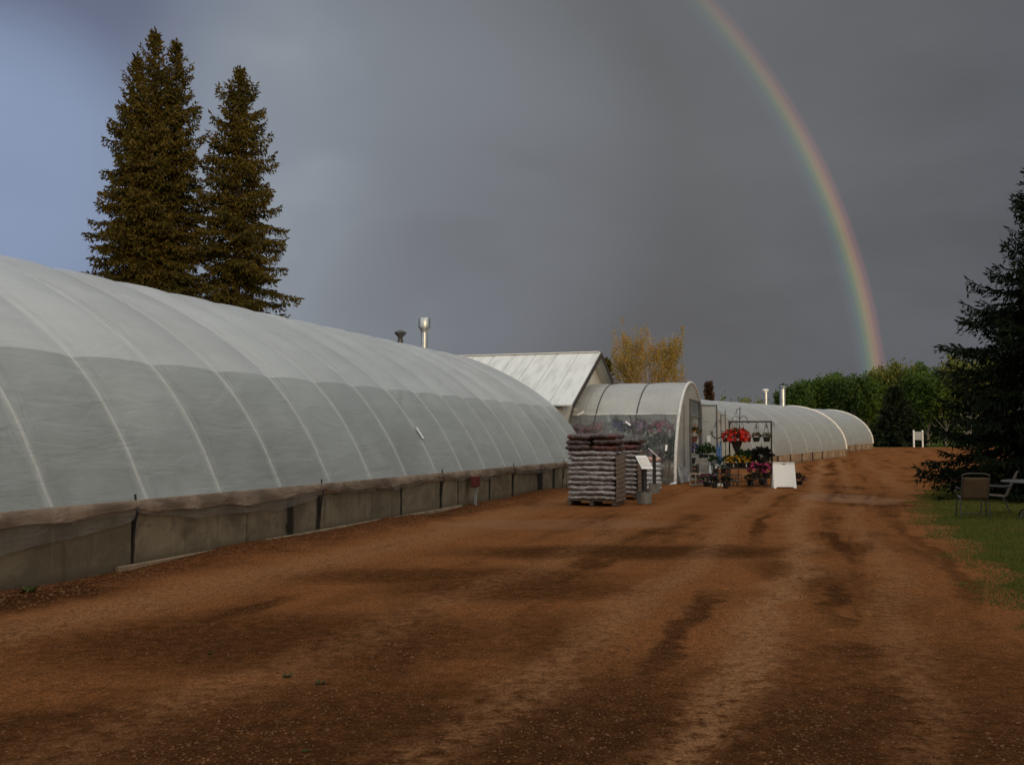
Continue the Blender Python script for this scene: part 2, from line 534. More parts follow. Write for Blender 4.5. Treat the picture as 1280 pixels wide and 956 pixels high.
def relief(x, y):
    lat = x * NV.x + y * NV.y; u = x * DU.x + y * DU.y
    w = 0.5 * sin(u * 0.11 + 1.0)
    r = 0.0
    for c0, s in ((0.62, 0.35), (1.85, 0.4), (-0.45, 0.3), (3.6, 0.5)):
        r += math.exp(-((lat + w - c0) / s) ** 2)
    r *= 0.6
    r += 0.22 * sin(x * 1.3 + sin(y * 0.9) * 1.4) * sin(y * 1.1 + 0.7 * sin(x * 0.8))
    r += 0.25 * sin(x * 3.1 + 2 * sin(y * 1.7)) * sin(y * 2.7 + sin(x * 2.2))
    # spill of loose gravel banked against the wall foot
    r += 4.0 * math.exp(-((lat - 7.95) / 0.5) ** 2) * (0.6 + 0.4 * sin(u * 0.9) * sin(u * 0.37 + 1)) * (1 if 0 < u < 33 else 0)
    return r

def frange(a, b, n): return [a + (b - a) * i / n for i in range(n + 1)]
xs = [-3000, -1000, -300, -120] + frange(-60, 80, 50) + [130, 300, 1000, 3000]
ys = [-3000, -1000, -300, -80] + frange(-30, 130, 50) + [180, 300, 700, 1500, 4000]
sheet('ground', xs, ys, -0.06, FIELD)

LAWN_EDGE = [(40, 20.0), (33, 14.8), (26.3, 11.5), (22.0, 9.6), (18.0, 8.05), (14.4, 6.95), (11.1, 5.75), (9.2, 5.05), (8.3, 4.85), (6.5, 5.0), (0, 6.0), (-30, 12)]
def lawn_x(y):
    for (ya, xa), (yb, xb) in zip(LAWN_EDGE, LAWN_EDGE[1:]):
        if yb <= y <= ya:
            return xb + (xa - xb) * (y - yb) / (ya - yb)
    return 20.0 + (y - 40) * 1.0 if y > 40 else 12
def lawn_edge(y):
    return lawn_x(y) + 0.16 * sin(y * 2.3) + 0.10 * sin(y * 5.1 + 1) + 0.05 * sin(y * 13)
def lawn_z(x, y):
    q = max(0.0, x - lawn_edge(y))
    return gz(x, y) + 0.028 * relief(x, y) * max(0, 1 - q / 3) + 0.006 + min(0.05, q * 0.05)
# gravel yard
xs = frange(-40, -12, 14) + frange(-11.8, 12, 170) + frange(12.5, 60, 40)
ys = frange(-20, 0, 10) + frange(0.15, 32, 210) + frange(32.6, 116, 80)
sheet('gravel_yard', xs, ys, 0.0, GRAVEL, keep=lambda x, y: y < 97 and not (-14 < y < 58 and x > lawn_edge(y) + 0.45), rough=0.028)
# lawn strip on the right
b = MB()
NY, NX = 420, 40
for i in range(NY + 1):
    y = -15 + i * (60 - -15) / NY
    e = lawn_edge(y)
    for j in range(NX + 1):
        s = j / NX
        x = e + (s ** 2.4) * 40
        b.v.append((x, y, lawn_z(x, y)))
for i in range(NY):
    for j in range(NX):
        a = i * (NX + 1) + j
        b.f.append((a, a + 1, a + NX + 2, a + NX + 1)); b.mi.append(0)
structure(b.build('lawn', TURF))

# grass blades
GRASS = leafmat('grass_blade', (0.080, 0.100, 0.015), (0.125, 0.108, 0.024), 0.25, 1.2)
b = MB()
rg = random.Random(3)
N = 0
while N < 125000:
    y = 7.6 + 22 * rg.random() ** 1.7
    e = lawn_edge(y)
    s = rg.random()
    x = e - 0.55 + 15.0 * s ** 1.35
    if x < e and rg.random() < 0.35 + (e - x) * 1.1: continue
    px = 640 + x / y * F
    if px > 1330 and rg.random() < min(.8, .35 + (px - 1330) / 900): continue
    if px > 2100: continue
    N += 1
    hgt = rg.uniform(0.02, 0.055) * (0.55 if x < e + 0.15 else 1)
    a = rg.uniform(0, 2 * pi); lean = rg.uniform(0.1, 0.8)
    z = lawn_z(x, y)
    w = Vector((cos(a + 1.5), sin(a + 1.5), 0)) * (0.004 + 0.0003 * y)
    d = Vector((cos(a) * lean, sin(a) * lean, 1)).normalized()
    b.v += [(x - w.x, y - w.y, z - 0.01), (x + w.x, y + w.y, z - 0.01), (x + d.x * hgt, y + d.y * hgt, z + d.z * hgt)]
    k = len(b.v) - 3
    b.f.append((k, k + 1, k + 2)); b.mi.append(0)
o = b.build('grass', GRASS, smooth=False)
tag(o, 'short green lawn grass beside the gravel under the dark spruce', 'grass', kind='stuff')

# loose stones
STONE = M('loose_stone', (0.20, 0.10, 0.045), (0.085, 0.036, 0.014), 1.0, 9.0, 0.2, spec=0.05)
b = MB(); rs = random.Random(11)
OCT = [(1, 0, 0), (-1, 0, 0), (0, 1, 0), (0, -1, 0), (0, 0, 1), (0, 0, -1)]
OF = [(0, 2, 4), (2, 1, 4), (1, 3, 4), (3, 0, 4), (2, 0, 5), (1, 2, 5), (3, 1, 5), (0, 3, 5)]
cnt = 0
while cnt < 24000:
    y = 3.6 + 22 * rs.random() ** 2.0
    x = rs.uniform(-0.62, 0.56) * y
    lat = x * NV.x + y * NV.y; u = x * DU.x + y * DU.y
    if lat > 7.95 or x > lawn_edge(y) + 0.05: continue
    ww = 0.5 * sin(u * 0.11 + 1)
    pr = 0.22
    for c0, s in ((0.62, 0.3), (1.85, 0.35), (-0.45, 0.25), (3.6, 0.45), (6.6, 0.9), (7.6, 0.4)):
        pr += 0.75 * math.exp(-((lat + ww - c0) / s) ** 2)
    if rs.random() > pr: continue
    cnt += 1
    r = rs.choice((0.004, 0.005, 0.005, 0.006, 0.008, 0.010)) * rs.uniform(0.7, 1.25)
    if rs.random() < 0.012: r *= 1.9
    a = rs.uniform(0, pi); k = len(b.v)
    z = gz(x, y) + 0.028 * relief(x, y) + r * 0.15
    for q in OCT:
        qx = q[0] * rs.uniform(.8, 1.3); qy = q[1] * rs.uniform(.7, 1.0); qz = q[2] * 0.7
        b.v.append((x + r * (qx * cos(a) - qy * sin(a)), y + r * (qx * sin(a) + qy * cos(a)), z + r * qz))
    for q in OF:
        b.f.append(tuple(k + i for i in q)); b.mi.append(0)
for _ in range(5500):
    u = 5.5 + 27 * rs.random() ** 1.6; lat = 7.98 - 0.75 * rs.random() ** 1.6
    q = W(u, lat); x, y = q.x, q.y
    r = rs.choice((0.007, 0.009, 0.012, 0.016)) * rs.uniform(.7, 1.3); a = rs.uniform(0, pi); k = len(b.v)
    z = gz(x, y) + 0.028 * relief(x, y) + r * 0.25
    for q in OCT:
        qx = q[0] * rs.uniform(.8, 1.3); qy = q[1] * rs.uniform(.7, 1.0); qz = q[2] * 0.7
        b.v.append((x + r * (qx * cos(a) - qy * sin(a)), y + r * (qx * sin(a) + qy * cos(a)), z + r * qz))
    for q in OF:
        b.f.append(tuple(k + i for i in q)); b.mi.append(0)
o = b.build('loose_gravel', STONE, smooth=False)
tag(o, 'small loose reddish stones scattered over the gravel yard', 'gravel', kind='stuff')

# ------------------------------------------------------------------ plastic film
def film_mat(name, transp, tint=(0.72, 0.74, 0.72), rough=0.32, wr=0.5, translucent=0.35, diag=False, hoop=None, pleat=0.35, face=0.75):
    m, t, out = newmat(name)
    co = t.obj()
    x, y, z = t.sep(co)
    lo = t.noise(t.mapping(co, scale=(0.5, 0.5, 2.2)), 1.6, 4, 0.6, 0.6)           # slack sag wrinkles
    fine = t.noise(t.mapping(co, scale=(5.0, 0.6, 0.8)), 2.2, 3, 0.6, 0.3)        # pleats falling from the hoops
    dirt = t.noise(t.mapping(co, scale=(0.6, 1, 1)), 1.1, 5, 0.6)
    if diag:
        dg = t.noise(t.mapping(co, rot=(0, radians(38), 0), scale=(9, 0.6, 0.5)), 1.3, 3, 0.6, 0.2)
        h = t.m('ADD', t.m('MULTIPLY', lo, 0.5), t.m('MULTIPLY', dg, 0.8))
    else:
        h = t.m('ADD', t.m('MULTIPLY', lo, 0.9), t.m('MULTIPLY', fine, pleat))
    hz = None
    if hoop:
        xo = t.m('ADD', t.m('SUBTRACT', x, hoop[1]), t.m('MULTIPLY', t.m('SUBTRACT', t.noise(t.mapping(co, scale=(.6, 1, 1)), 1.5, 3), 0.5), 0.06))
        fx = t.m('ABSOLUTE', t.m('SUBTRACT', t.m('FRACT', t.m('ADD', t.m('DIVIDE', xo, hoop[0]), 0.5)), 0.5))
        fx = t.m('MULTIPLY', fx, hoop[0])
        near = t.ss(0.55, 0.03, fx)
        h = t.m('ADD', t.m('MULTIPLY', lo, 0.9), t.m('MULTIPLY', fine, t.m('MULTIPLY', near, 0.55)))
        wn = t.new('ShaderNodeTexWhiteNoise', noise_dimensions='1D'); t.l.new(t.m('FLOOR', t.m('DIVIDE', xo, hoop[0])), wn.inputs['W'])
        dirt = t.m('ADD', t.m('MULTIPLY', dirt, 0.7), t.m('MULTIPLY', wn.outputs['Value'], 0.3))
        hz = t.m('ADD', t.m('MULTIPLY', t.ss(0.040, 0.010, fx), hoop[2]), t.m('MULTIPLY', t.ss(0.16, 0.02, fx), hoop[2] * 0.35))
    nrm = t.bump(h, wr, 0.10)
    col = t.mix(t.ss(0.35, 0.7, dirt), tint, tuple(c * 0.84 for c in tint))
    if hz is not None: col = t.mix(hz, col, (0.80, 0.80, 0.74))
    df = t.new('ShaderNodeBsdfDiffuse'); t.put(df.inputs[0], col); t.l.new(nrm, df.inputs['Normal'])
    tl = t.new('ShaderNodeBsdfTranslucent'); t.put(tl.inputs[0], col); t.l.new(nrm, tl.inputs['Normal'])
    m1 = t.new('ShaderNodeMixShader'); m1.inputs[0].default_value = translucent
    t.l.new(df.outputs[0], m1.inputs[1]); t.l.new(tl.outputs[0], m1.inputs[2])
    tp = t.new('ShaderNodeBsdfTransparent'); tp.inputs[0].default_value = (0.93, 0.95, 0.94, 1)
    m2 = t.new('ShaderNodeMixShader')
    lw = t.new('ShaderNodeLayerWeight'); lw.inputs[0].default_value = 0.35
    cl2 = t.m('MULTIPLY', transp, t.m('SUBTRACT', 1.0, t.m('MULTIPLY', lw.outputs['Facing'], face)))
    pl = t.m('MULTIPLY', cl2, t.m('ADD', 0.7, t.m('MULTIPLY', h, 0.5)), clamp=True)
    fog = t.ss(0.42, 0.66, t.noise(t.mapping(co, loc=(2, 5, 1), scale=(.5, 1, 1)), 1.3, 4, .6, .5))
    pl = t.m('MULTIPLY', pl, t.m('SUBTRACT', 1.15, t.m('MULTIPLY', fog, 0.45)))
    if hz is not None: pl = t.m('MULTIPLY', pl, t.m('SUBTRACT', 1.0, t.m('MULTIPLY', hz, 0.8), clamp=True))
    t.l.new(pl, m2.inputs[0])
    t.l.new(m1.outputs[0], m2.inputs[1]); t.l.new(tp.outputs[0], m2.inputs[2])
    gl = t.new('ShaderNodeBsdfGlossy'); gl.inputs[1].default_value = rough; t.l.new(nrm, gl.inputs['Normal'])
    fr = t.new('ShaderNodeFresnel'); fr.inputs[0].default_value = 1.38; t.l.new(nrm, fr.inputs['Normal'])
    m3 = t.new('ShaderNodeMixShader'); t.l.new(t.m('MULTIPLY', fr.outputs[0], 0.7), m3.inputs[0])
    t.l.new(m2.outputs[0], m3.inputs[1]); t.l.new(gl.outputs[0], m3.inputs[2])
    t.l.new(m3.outputs[0], out.inputs[0])
    return m
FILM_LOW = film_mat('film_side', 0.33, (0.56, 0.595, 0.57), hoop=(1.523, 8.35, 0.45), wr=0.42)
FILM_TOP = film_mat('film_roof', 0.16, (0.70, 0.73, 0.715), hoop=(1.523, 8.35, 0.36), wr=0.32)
FILM_CLEAR = film_mat('film_clear', 0.78, (0.34, 0.355, 0.345), 0.25, 0.7, 0.3, True, face=0.35)
FILM_SHOP = film_mat('film_shop_roof', 0.16, (0.62, 0.62, 0.58), 0.35, 0.5, 0.4, True)
FILM_END = film_mat('film_end', 0.25, (0.55, 0.55, 0.50), 0.35, 0.6, 0.35)
FILM_FAR = film_mat('film_far', 0.14, (0.37, 0.395, 0.385), 0.4, 0.6, hoop=(3.8, 12.0, 0.5))
FILM_SKIRT = film_mat('film_skirt', 0.78, (0.25, 0.205, 0.155), 0.6, 0.2, pleat=0.05)
FILM_SKIRT2 = film_mat('film_skirt_fold', 0.62, (0.34, 0.235, 0.155), 0.6, 0.2, pleat=0.05)
RIB = M('rib_pipe', (0.74, 0.74, 0.69), (0.62, 0.62, 0.57), 0.5, 5, 0.05)
RIBD = M('rib_dark', (0.06, 0.058, 0.055), None, 0.6)
FLOOR = M('soil_floor', (0.09, 0.07, 0.05), (0.05, 0.05, 0.03), 0.95, 2)
STEEL = M('galvanised_steel', (0.50, 0.52, 0.52), (0.36, 0.38, 0.39), 0.38, 4, 0.05, metal=0.85)
BLACKM = M('black_metal', (0.02, 0.02, 0.021), None, 0.45)
WOOD = M('weathered_wood', (0.34, 0.24, 0.155), (0.22, 0.15, 0.10), 0.85, 5)
WHITE = M('white_plastic', (0.80, 0.80, 0.77), (0.74, 0.74, 0.71), 0.45, 4, 0.04)
WHITEP = M('white_paint', (0.72, 0.73, 0.71), (0.62, 0.63, 0.60), 0.6, 4, 0.08)

def concrete_mat(name, stains=(), seg=2.4, tone=(0.195, 0.158, 0.102)):
    m, t, out = newmat(name)
    co = t.obj(); x, y, z = t.sep(co)
    n = t.noise(co, 1.4, 5, 0.65, 0.3); f = t.noise(co, 24, 4, 0.7)
    st = t.noise(t.mapping(co, scale=(6.5, 1, 0.35)), 1.0, 4, 0.6, 0.3)           # run-down streaks
    col = t.mix(t.ss(0.34, 0.66, n), tuple(c * 1.12 for c in tone), tuple(c * 0.55 for c in tone))
    bl = t.noise(t.mapping(co, loc=(7, 0, 3)), 3.8, 5, 0.65, 0.5)
    col = t.mix(t.m('MULTIPLY', t.ss(0.55, 0.68, bl), 0.5), col, tuple(c * 0.38 for c in tone))
    col = t.mix(t.m('MULTIPLY', t.ss(0.42, 0.30, bl), 0.4), col, (tone[0] * 1.35, tone[1] * 1.35, tone[2] * 1.45))
    col = t.mix(t.m('MULTIPLY', t.ss(0.55, 0.70, st), 0.6), col, tuple(c * 0.30 for c in tone))
    col = t.mix(t.m('MULTIPLY', t.ss(0.45, 0.30, st), 0.35), col, tuple(c * 1.25 for c in tone))
    # each cast panel a slightly different tone
    pid = t.m('FLOOR', t.m('DIVIDE', x, seg))
    wn = t.new('ShaderNodeTexWhiteNoise', noise_dimensions='1D'); t.l.new(pid, wn.inputs['W'])
    col = t.mix(t.m('MULTIPLY', wn.outputs['Value'], 0.35), col, tuple(c * 0.62 for c in tone))
    # rising damp with a ragged edge at the foot
    dz = t.ss(0.20, 0.04, t.m('ADD', z, t.m('MULTIPLY', t.m('SUBTRACT', n, 0.5), 0.35)))
    col = t.mix(t.m('MULTIPLY', dz, 0.6), col, (0.06, 0.042, 0.028))
    dk = None
    for u0, w in stains:
        q = t.ss(w, w * 0.4, t.m('ABSOLUTE', t.m('ADD', t.m('SUBTRACT', x, u0), t.m('MULTIPLY', t.m('SUBTRACT', t.noise(co, 3.5, 3), 0.5), w * 1.3))))
        dk = q if dk is None else t.m('MAXIMUM', dk, q)
    if dk is not None:
        col = t.mix(t.m('MULTIPLY', dk, 0.94), col, (0.012, 0.009, 0.007))
    col = t.mix(t.m('MULTIPLY', t.ss(0.55, 0.75, f), 0.3), col, tuple(c * 0.45 for c in tone))
    principled(t, out, col, 0.9, t.bump(t.m('ADD', f, t.m('MULTIPLY', n, 0.8)), 0.5, 0.02), 0, 0.2)
    return m

def quonset(root, x0, x1, hw, rise, wallh, ribs, mats, th1, bulge=0.035, ribr=0.024, ribmat=None, zf=None, rib_out=0.006, step=0.25, expo=1.0, ends=(True, True), roofpart='film_roof', sidepart='film_side', endmat=None, table=None):
    """barrel greenhouse in local coordinates: x along, y across from the front wall, z up"""
    zf = zf or (lambda x: 0.0)
    if table:
        pts_ = [(y_, z_) for y_, z_ in table] + [(2 * hw - y_, z_) for y_, z_ in table[-2::-1]]
        cum = [0.0]
        for p_, q_ in zip(pts_, pts_[1:]): cum.append(cum[-1] + hypot(q_[0] - p_[0], q_[1] - p_[1]))
        def tab(f):
            d_ = max(0.0, min(1.0, f)) * cum[-1]; i_ = 0
            while i_ < len(cum) - 2 and cum[i_ + 1] < d_: i_ += 1
            u_ = (d_ - cum[i_]) / (cum[i_ + 1] - cum[i_])
            P0, P1 = pts_[i_], pts_[i_ + 1]
            Pm = pts_[i_ - 1] if i_ else (2 * P0[0] - P1[0], 2 * P0[1] - P1[1])
            Pn = pts_[i_ + 2] if i_ + 2 < len(pts_) else (2 * P1[0] - P0[0], 2 * P1[1] - P0[1])
            return tuple(0.5 * (2 * P0[k_] + (P1[k_] - Pm[k_]) * u_ + (2 * Pm[k_] - 5 * P0[k_] + 4 * P1[k_] - Pn[k_]) * u_ * u_ + (3 * P0[k_] - Pm[k_] - 3 * P1[k_] + Pn[k_]) * u_ ** 3) for k_ in (0, 1))
    def prof(th, r=0.0):
        if table:
            f = th / pi
            y_, z_ = tab(f); a_ = tab(f - 0.004); b_ = tab(f + 0.004)
            tx, tz = b_[0] - a_[0], b_[1] - a_[1]; l_ = hypot(tx, tz) or 1
            return y_ - tz / l_ * r, wallh + z_ + tx / l_ * r
        c, s = cos(th), sin(th)
        yy = hw - (hw + r) * (abs(c) ** expo) * (1 if c > 0 else -1)
        return yy, wallh + (rise + r) * (abs(s) ** expo)
    xs = []
    allr = sorted(set([x0] + [r for r in ribs if x0 < r < x1] + [x1]))
    for a, c in zip(allr, allr[1:]):
        n = max(2, int(round((c - a) / step)))
        for i in range(n): xs.append((a + (c - a) * i / n, sin(pi * i / n)))
    xs.append((x1, 0.0))
    rr = random.Random(int(x1 * 100))
    def strip(ta, tb, n):
        b = MB(); k = 0
        for x, bl in xs:
            for j in range(n + 1):
                th = ta + (tb - ta) * j / n
                e = bl ** 0.6 * bulge * min(1, sin(th) * 3 + 0.15)
                yy, zz = prof(th, e)
                b.v.append((x, yy, zz + zf(x)))
        for i in range(len(xs) - 1):
            for j in range(n):
                a = i * (n + 1) + j
                b.f.append((a, a + n + 1, a + n + 2, a + 1)); b.mi.append(0)
        return b
    strip(0, th1, 10).build(sidepart, mats[0], root)
    strip(th1, pi - th1, 30).build(roofpart, mats[1], root)
    strip(pi - th1, pi, 8).build(sidepart, mats[0], root)
    rm = ribmat or RIB
    for rx in ribs:
        b = MB()
        pts = []
        for j in range(37):
            yy, zz = prof(pi * j / 36, rib_out - ribr)
            pts.append((rx, yy, zz + zf(rx)))
        pts[0] = (rx, pts[0][1], wallh * 0.9 + zf(rx)); pts[-1] = (rx, pts[-1][1], wallh * 0.9 + zf(rx))
        b.tube(pts, ribr, 8)
        b.build('rib', rm, root)
    for flag, xe, sg in ((ends[0], x0, -1), (ends[1], x1, 1)):
        if not flag: continue
        b = MB()
        n = 28
        b.v.append((xe, hw, zf(xe)))
        for j in range(n + 1):
            yy, zz = prof(pi * j / n, -0.004)
            b.v.append((xe + sg * 0.004, yy, zz + zf(xe)))
        b.v.append((xe, 2 * hw, zf(xe))); b.v.append((xe, 0, zf(xe)))
        m_ = n + 1
        for j in range(1, m_):
            b.f.append((0, j, j + 1)); b.mi.append(0)
        b.f.append((0, m_, m_ + 1)); b.mi.append(0); b.f.append((0, m_ + 2, 1)); b.mi.append(0)
        b.build('end_wall', endmat or FILM_END, root, smooth=False)
    return prof

# ------------------------------------------------------------------ long greenhouse on the left
V1 = 8.05
GH1 = thing('greenhouse', W(0, V1), 'long white plastic barrel greenhouse on a low concrete wall filling the left side', 'greenhouse', ROADA)
X0, X1 = -7.0, 32.7
ribs = [8.35 + 1.523 * k for k in range(-10, 17)]
HW1, RISE1, WH1 = 5.0, 3.72, 0.82
TAB1 = [(0, 0), (.34, .66), (.74, 1.27), (1.2, 1.79), (1.75, 2.24), (2.4, 2.67), (3.2, 3.10), (4.1, 3.50), (4.6, 3.66), (5.0, 3.70)]
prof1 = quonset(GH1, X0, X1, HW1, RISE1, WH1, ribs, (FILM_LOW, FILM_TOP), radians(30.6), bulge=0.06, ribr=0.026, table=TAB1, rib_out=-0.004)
CONC = concrete_mat('wall_concrete', [(9.62, 0.045), (13.15, 0.13), (14.02, 0.10), (17.2, 0.07), (19.2, 0.10), (20.2, 0.05), (22.3, 0.10), (24.1, 0.10), (26.6, 0.35), (28.0, 0.2), (29.0, 0.06), (4.8, 0.08)])
b = MB()
seg = 2.4; x = -7.2
while x < X1:                                       # cast panels with open joints
    e = min(x + seg, X1)
    b.box(((x + e) / 2, 0.07 + R.uniform(-.006, .006), 0.31), (e - x - 0.014, 0.16, 0.98), bev=0.012)
    x = e
b.box(((X0 + X1) / 2, 0.09, 0.31), (X1 - X0, 0.12, 0.95))
b.build('front_wall', CONC, GH1)
b = MB(); b.box(((X0 + X1) / 2, 2 * HW1 - 0.07, 0.31), (X1 - X0, 0.16, 0.98)); b.build('back_wall', CONC, GH1)
for xe in (X0 + 0.06, X1 - 0.06):
    b = MB(); b.box((xe, HW1, 0.31), (0.12, 2 * HW1 - 0.34, 0.98)); b.build('end_kerb', CONC, GH1)
b = MB(); b.face([(X0, 0.2, 0.05), (X1, 0.2, 0.05), (X1, 2 * HW1 - 0.2, 0.05), (X0, 2 * HW1 - 0.2, 0.05)]); b.build('floor', FLOOR, GH1)
b = MB(); b.box(((X0 + X1) / 2, -0.012, 0.755), (X1 - X0, 0.04, 0.17), bev=0.008); b.build('sill_board', M('sill_wood', (0.26, 0.165, 0.10), (0.18, 0.115, 0.07), 0.85, 2.5), GH1)
b = MB()
for a, c, dz in ((9.3, 12.4, 0.0), (12.41, 16.2, 0.012), (16.21, 20.3, 0.0)):
    b.box(((a + c) / 2, -0.06, 0.055 + dz), (c - a, 0.06, 0.07), bev=0.01)
b.build('foot_board', M('dirty_board', (0.27, 0.20, 0.125), (0.17, 0.12, 0.075), .9, 4), GH1)
straps = [-1.0, 4.8, 9.6, 14.05, 19.2, 24.07, 29.05, 32.6]
for u0 in straps[1:-1]:
    b = MB(); b.tube([(u0, -0.045, 0.92), (u0 + 0.01, -0.05, 0.8), (u0 - 0.015, -0.10, 0.72), (u0 + 0.01, -0.05, 0.60), (u0, -0.03, 0.34)], 0.014, 6)
    b.build('strap', BLACKM, GH1)
# loose plastic skirt, gathered at the straps
def skirt_mat(name, transp, col, col2):
    m, t, out = newmat(name)
    co = t.obj()
    dgn = t.noise(t.mapping(co, rot=(0, radians(-28), 0), scale=(1.0, 1, 7.0)), 2.6, 4, 0.6, 0.9)
    dg2 = t.noise(t.mapping(co, rot=(0, radians(35), 0), scale=(1.6, 1, 8.0)), 3.1, 3, 0.6, 0.7)
    h = t.m('ADD', dgn, t.m('MULTIPLY', dg2, 0.7))
    big = t.noise(co, 1.8, 4, 0.6)
    nrm = t.bump(h, 0.6, 0.03)
    c = t.mix(t.ss(0.35, 0.65, big), col, col2)
    d = t.new('ShaderNodeBsdfPrincipled'); t.put(d.inputs['Base Color'], c); d.inputs['Roughness'].default_value = 0.42
    d.inputs['Specular IOR Level'].default_value = 0.35; t.l.new(nrm, d.inputs['Normal'])
    tp = t.new('ShaderNodeBsdfTransparent'); tp.inputs[0].default_value = (0.86, 0.83, 0.79, 1)
    crease = t.ss(0.98, 1.16, h)
    f = t.m('SUBTRACT', t.m('ADD', transp - 0.12, t.m('MULTIPLY', big, 0.24)), t.m('MULTIPLY', crease, 0.45), clamp=True)
    mx = t.new('ShaderNodeMixShader'); t.l.new(f, mx.inputs[0]); t.l.new(d.outputs[0], mx.inputs[1]); t.l.new(tp.outputs[0], mx.inputs[2])
    t.l.new(mx.outputs[0], out.inputs[0])
    return m
SK1 = skirt_mat('film_skirt_loose', 0.66, (0.27, 0.25, 0.21), (0.18, 0.16, 0.13))
SK2 = skirt_mat('film_skirt_fold', 0.56, (0.42, 0.31, 0.22), (0.20, 0.145, 0.10))
rk = random.Random(5)
for a, c in zip(straps, straps[1:]):
    L = c - a
    ph = [rk.uniform(0, 6.28) for _ in range(8)]
    d1 = (0.45 if a < 4 else 0.40 if a < 8 else 0.33) if a < 13 else rk.uniform(0.20, 0.27)
    d2 = rk.uniform(0.15, 0.19)
    sk1, sk2 = rk.uniform(-.35, .35), rk.uniform(-.5, .5)
    def sheet_fn(dep, skew, out, seedk):
        def fn(i, j):
            u = i * L
            g = sin(pi * i)
            edge = dep * (0.42 + 0.58 * max(0, g) ** 0.55) * (1 + skew * (i - 0.5)) + 0.022 * sin(u * 2.7 + ph[seedk]) * g + 0.012 * sin(u * 6.3 + ph[seedk + 1])
            z = 0.852 - j * edge
            wv = 0.010 * sin(u * 5.1 + ph[seedk + 2] + j * 2.5) + 0.008 * sin(u * 11 + ph[seedk] - j * 4) + 0.004 * sin(u * 27 + j * 7)
            y = -0.052 - out * (sin(min(1, j * 1.6) * pi / 2)) - (0.022 + wv) * j * (0.35 + 0.65 * g)
            return (a + u, y, z)
        return fn
    b = MB(); b.grid(sheet_fn(d1, sk1, 0.012, 0), int(L / 0.05), 10); b.build('skirt', SK1, GH1)
    b = MB(); b.grid(sheet_fn(d2, sk2, 0.040, 3), int(L / 0.05), 7); b.build('skirt_fold', SK2, GH1)
# repair tape on the film
def film_point(u, th, out=0.06):
    yy, zz = prof1(th, out); return Vector((u, yy, zz))
b = MB(); a0 = film_point(19.05, radians(11.6)); a1 = film_point(19.02, radians(15.4))
b.face([a0 + Vector((-.05, 0, 0)), a0 + Vector((.05, 0, 0)), a1 + Vector((.05, 0, 0)), a1 + Vector((-.05, 0, 0))]); b.build('tape_patch', WHITE, GH1, smooth=False)

# stove pipes behind the ridge of the long greenhouse
def stove_pipe(loc, h, r, cap, label, dark=False):
    o = thing('vent_pipe', loc, label, 'vent pipe')
    b = MB(); b.lathe([(r, 0), (r, h * 0.5), (r * 1.06, h * .5), (r * 1.06, h * .5 + .03), (r, h * .5 + .03), (r, h - 0.1)], n=20); b.build('pipe', STEEL if not dark else M('sooty_steel', (0.10, 0.095, 0.09), None, 0.5, metal=.6), o)
    b = MB()
    if cap == 'drum':
        b.lathe([(r * 1.05, h - 0.14), (r * 1.35, h - 0.04), (r * 1.4, h), (r * 1.75, h), (r * 1.8, h + 0.02), (r * 1.8, h + r * 3.0), (r * 1.6, h + r * 3.3), (0.001, h + r * 3.45)], n=24)
    elif cap == 'cone':
        b.lathe([(r * .6, h - 0.12), (r * 1.0, h - 0.02), (r * 2.1, h + 0.10), (r * 2.2, h + 0.14), (r * 1.2, h + 0.20), (0.001, h + 0.24)], n=24)
    else:
        b.lathe([(r * 1.02, h - 0.12), (r * 1.05, h), (r * 1.6, h), (r * 1.62, h + 0.06), (r * .8, h + 0.12), (0.001, h + 0.13)], n=20)
    b.build('cap', STEEL if not dark else M('sooty_steel'), o)
    return o
for px, pyt, v, r, cp, lab, dk in ((530.5, 411, 14.6, 0.125, 'drum', 'tall silver vent pipe with drum cap rising behind the long greenhouse roof', False),
                                   (500.5, 420.5, 14.6, 0.10, 'cone', 'short dark vent pipe with cone cap just clearing the long greenhouse roof', True)):
    x_ = (px - 640) / F
    # intersect view azimuth with line v=const
    Y = None
    for k in range(400):
        u = 15 + k * 0.1; p = W(u, v)
        if p.x / p.y >= x_: Y = p.y; break
    top = P(px, pyt, Y); loc = Vector((top.x, top.y, 0.05))
    stove_pipe(loc, top.z - 0.05, r, cp, lab, dk)

# red outlet box on a short post by the wall
p = W(20.75, V1 - 0.22)
o = thing('outlet_box', p, 'small red metal box on a grey post against the concrete wall', 'utility box', ROADA)
b = MB(); b.box((0, 0, 0.60), (0.30, 0.12, 0.26), bev=0.015); b.box((0, -0.066, 0.60), (0.26, 0.012, 0.22), bev=0.004); b.build('box', M('red_enamel', (0.11, 0.016, 0.012), None, 0.5), o)
b = MB(); b.box((0.02, 0, 0.24), (0.07, 0.05, 0.52), bev=0.006); b.build('post', M('grey_post', (0.25, 0.25, 0.24)), o)

# ------------------------------------------------------------------ white gabled shed
AX = ROADA - pi / 2          # local x points toward the road, local y along the long greenhouse
def roof_mat():
    m, t, out = newmat('white_ribbed_roof')
    co = t.obj(); x, y, z = t.sep(co)
    w = t.m('ABSOLUTE', t.m('SUBTRACT', t.m('FRACT', t.m('DIVIDE', x, 0.9)), 0.5))
    seam = t.ss(0.04, 0.0, w)
    n = t.noise(t.mapping(co, scale=(3.0, .5, .5)), 1.2, 5, 0.6)
    col = t.mix(t.ss(0.4, 0.75, n), (0.62, 0.63, 0.60), (0.44, 0.45, 0.42))
    col = t.mix(t.m('MULTIPLY', seam, 0.5), col, (0.30, 0.31, 0.29))
    principled(t, out, col, 0.5, t.bump(seam, 0.5, 0.03), 0, 0.4)
    return m
SH = thing('shed', W(33.0, 9.2), 'white gabled building with pale ribbed roof between the two greenhouses', 'building', AX)
XL = -12.0
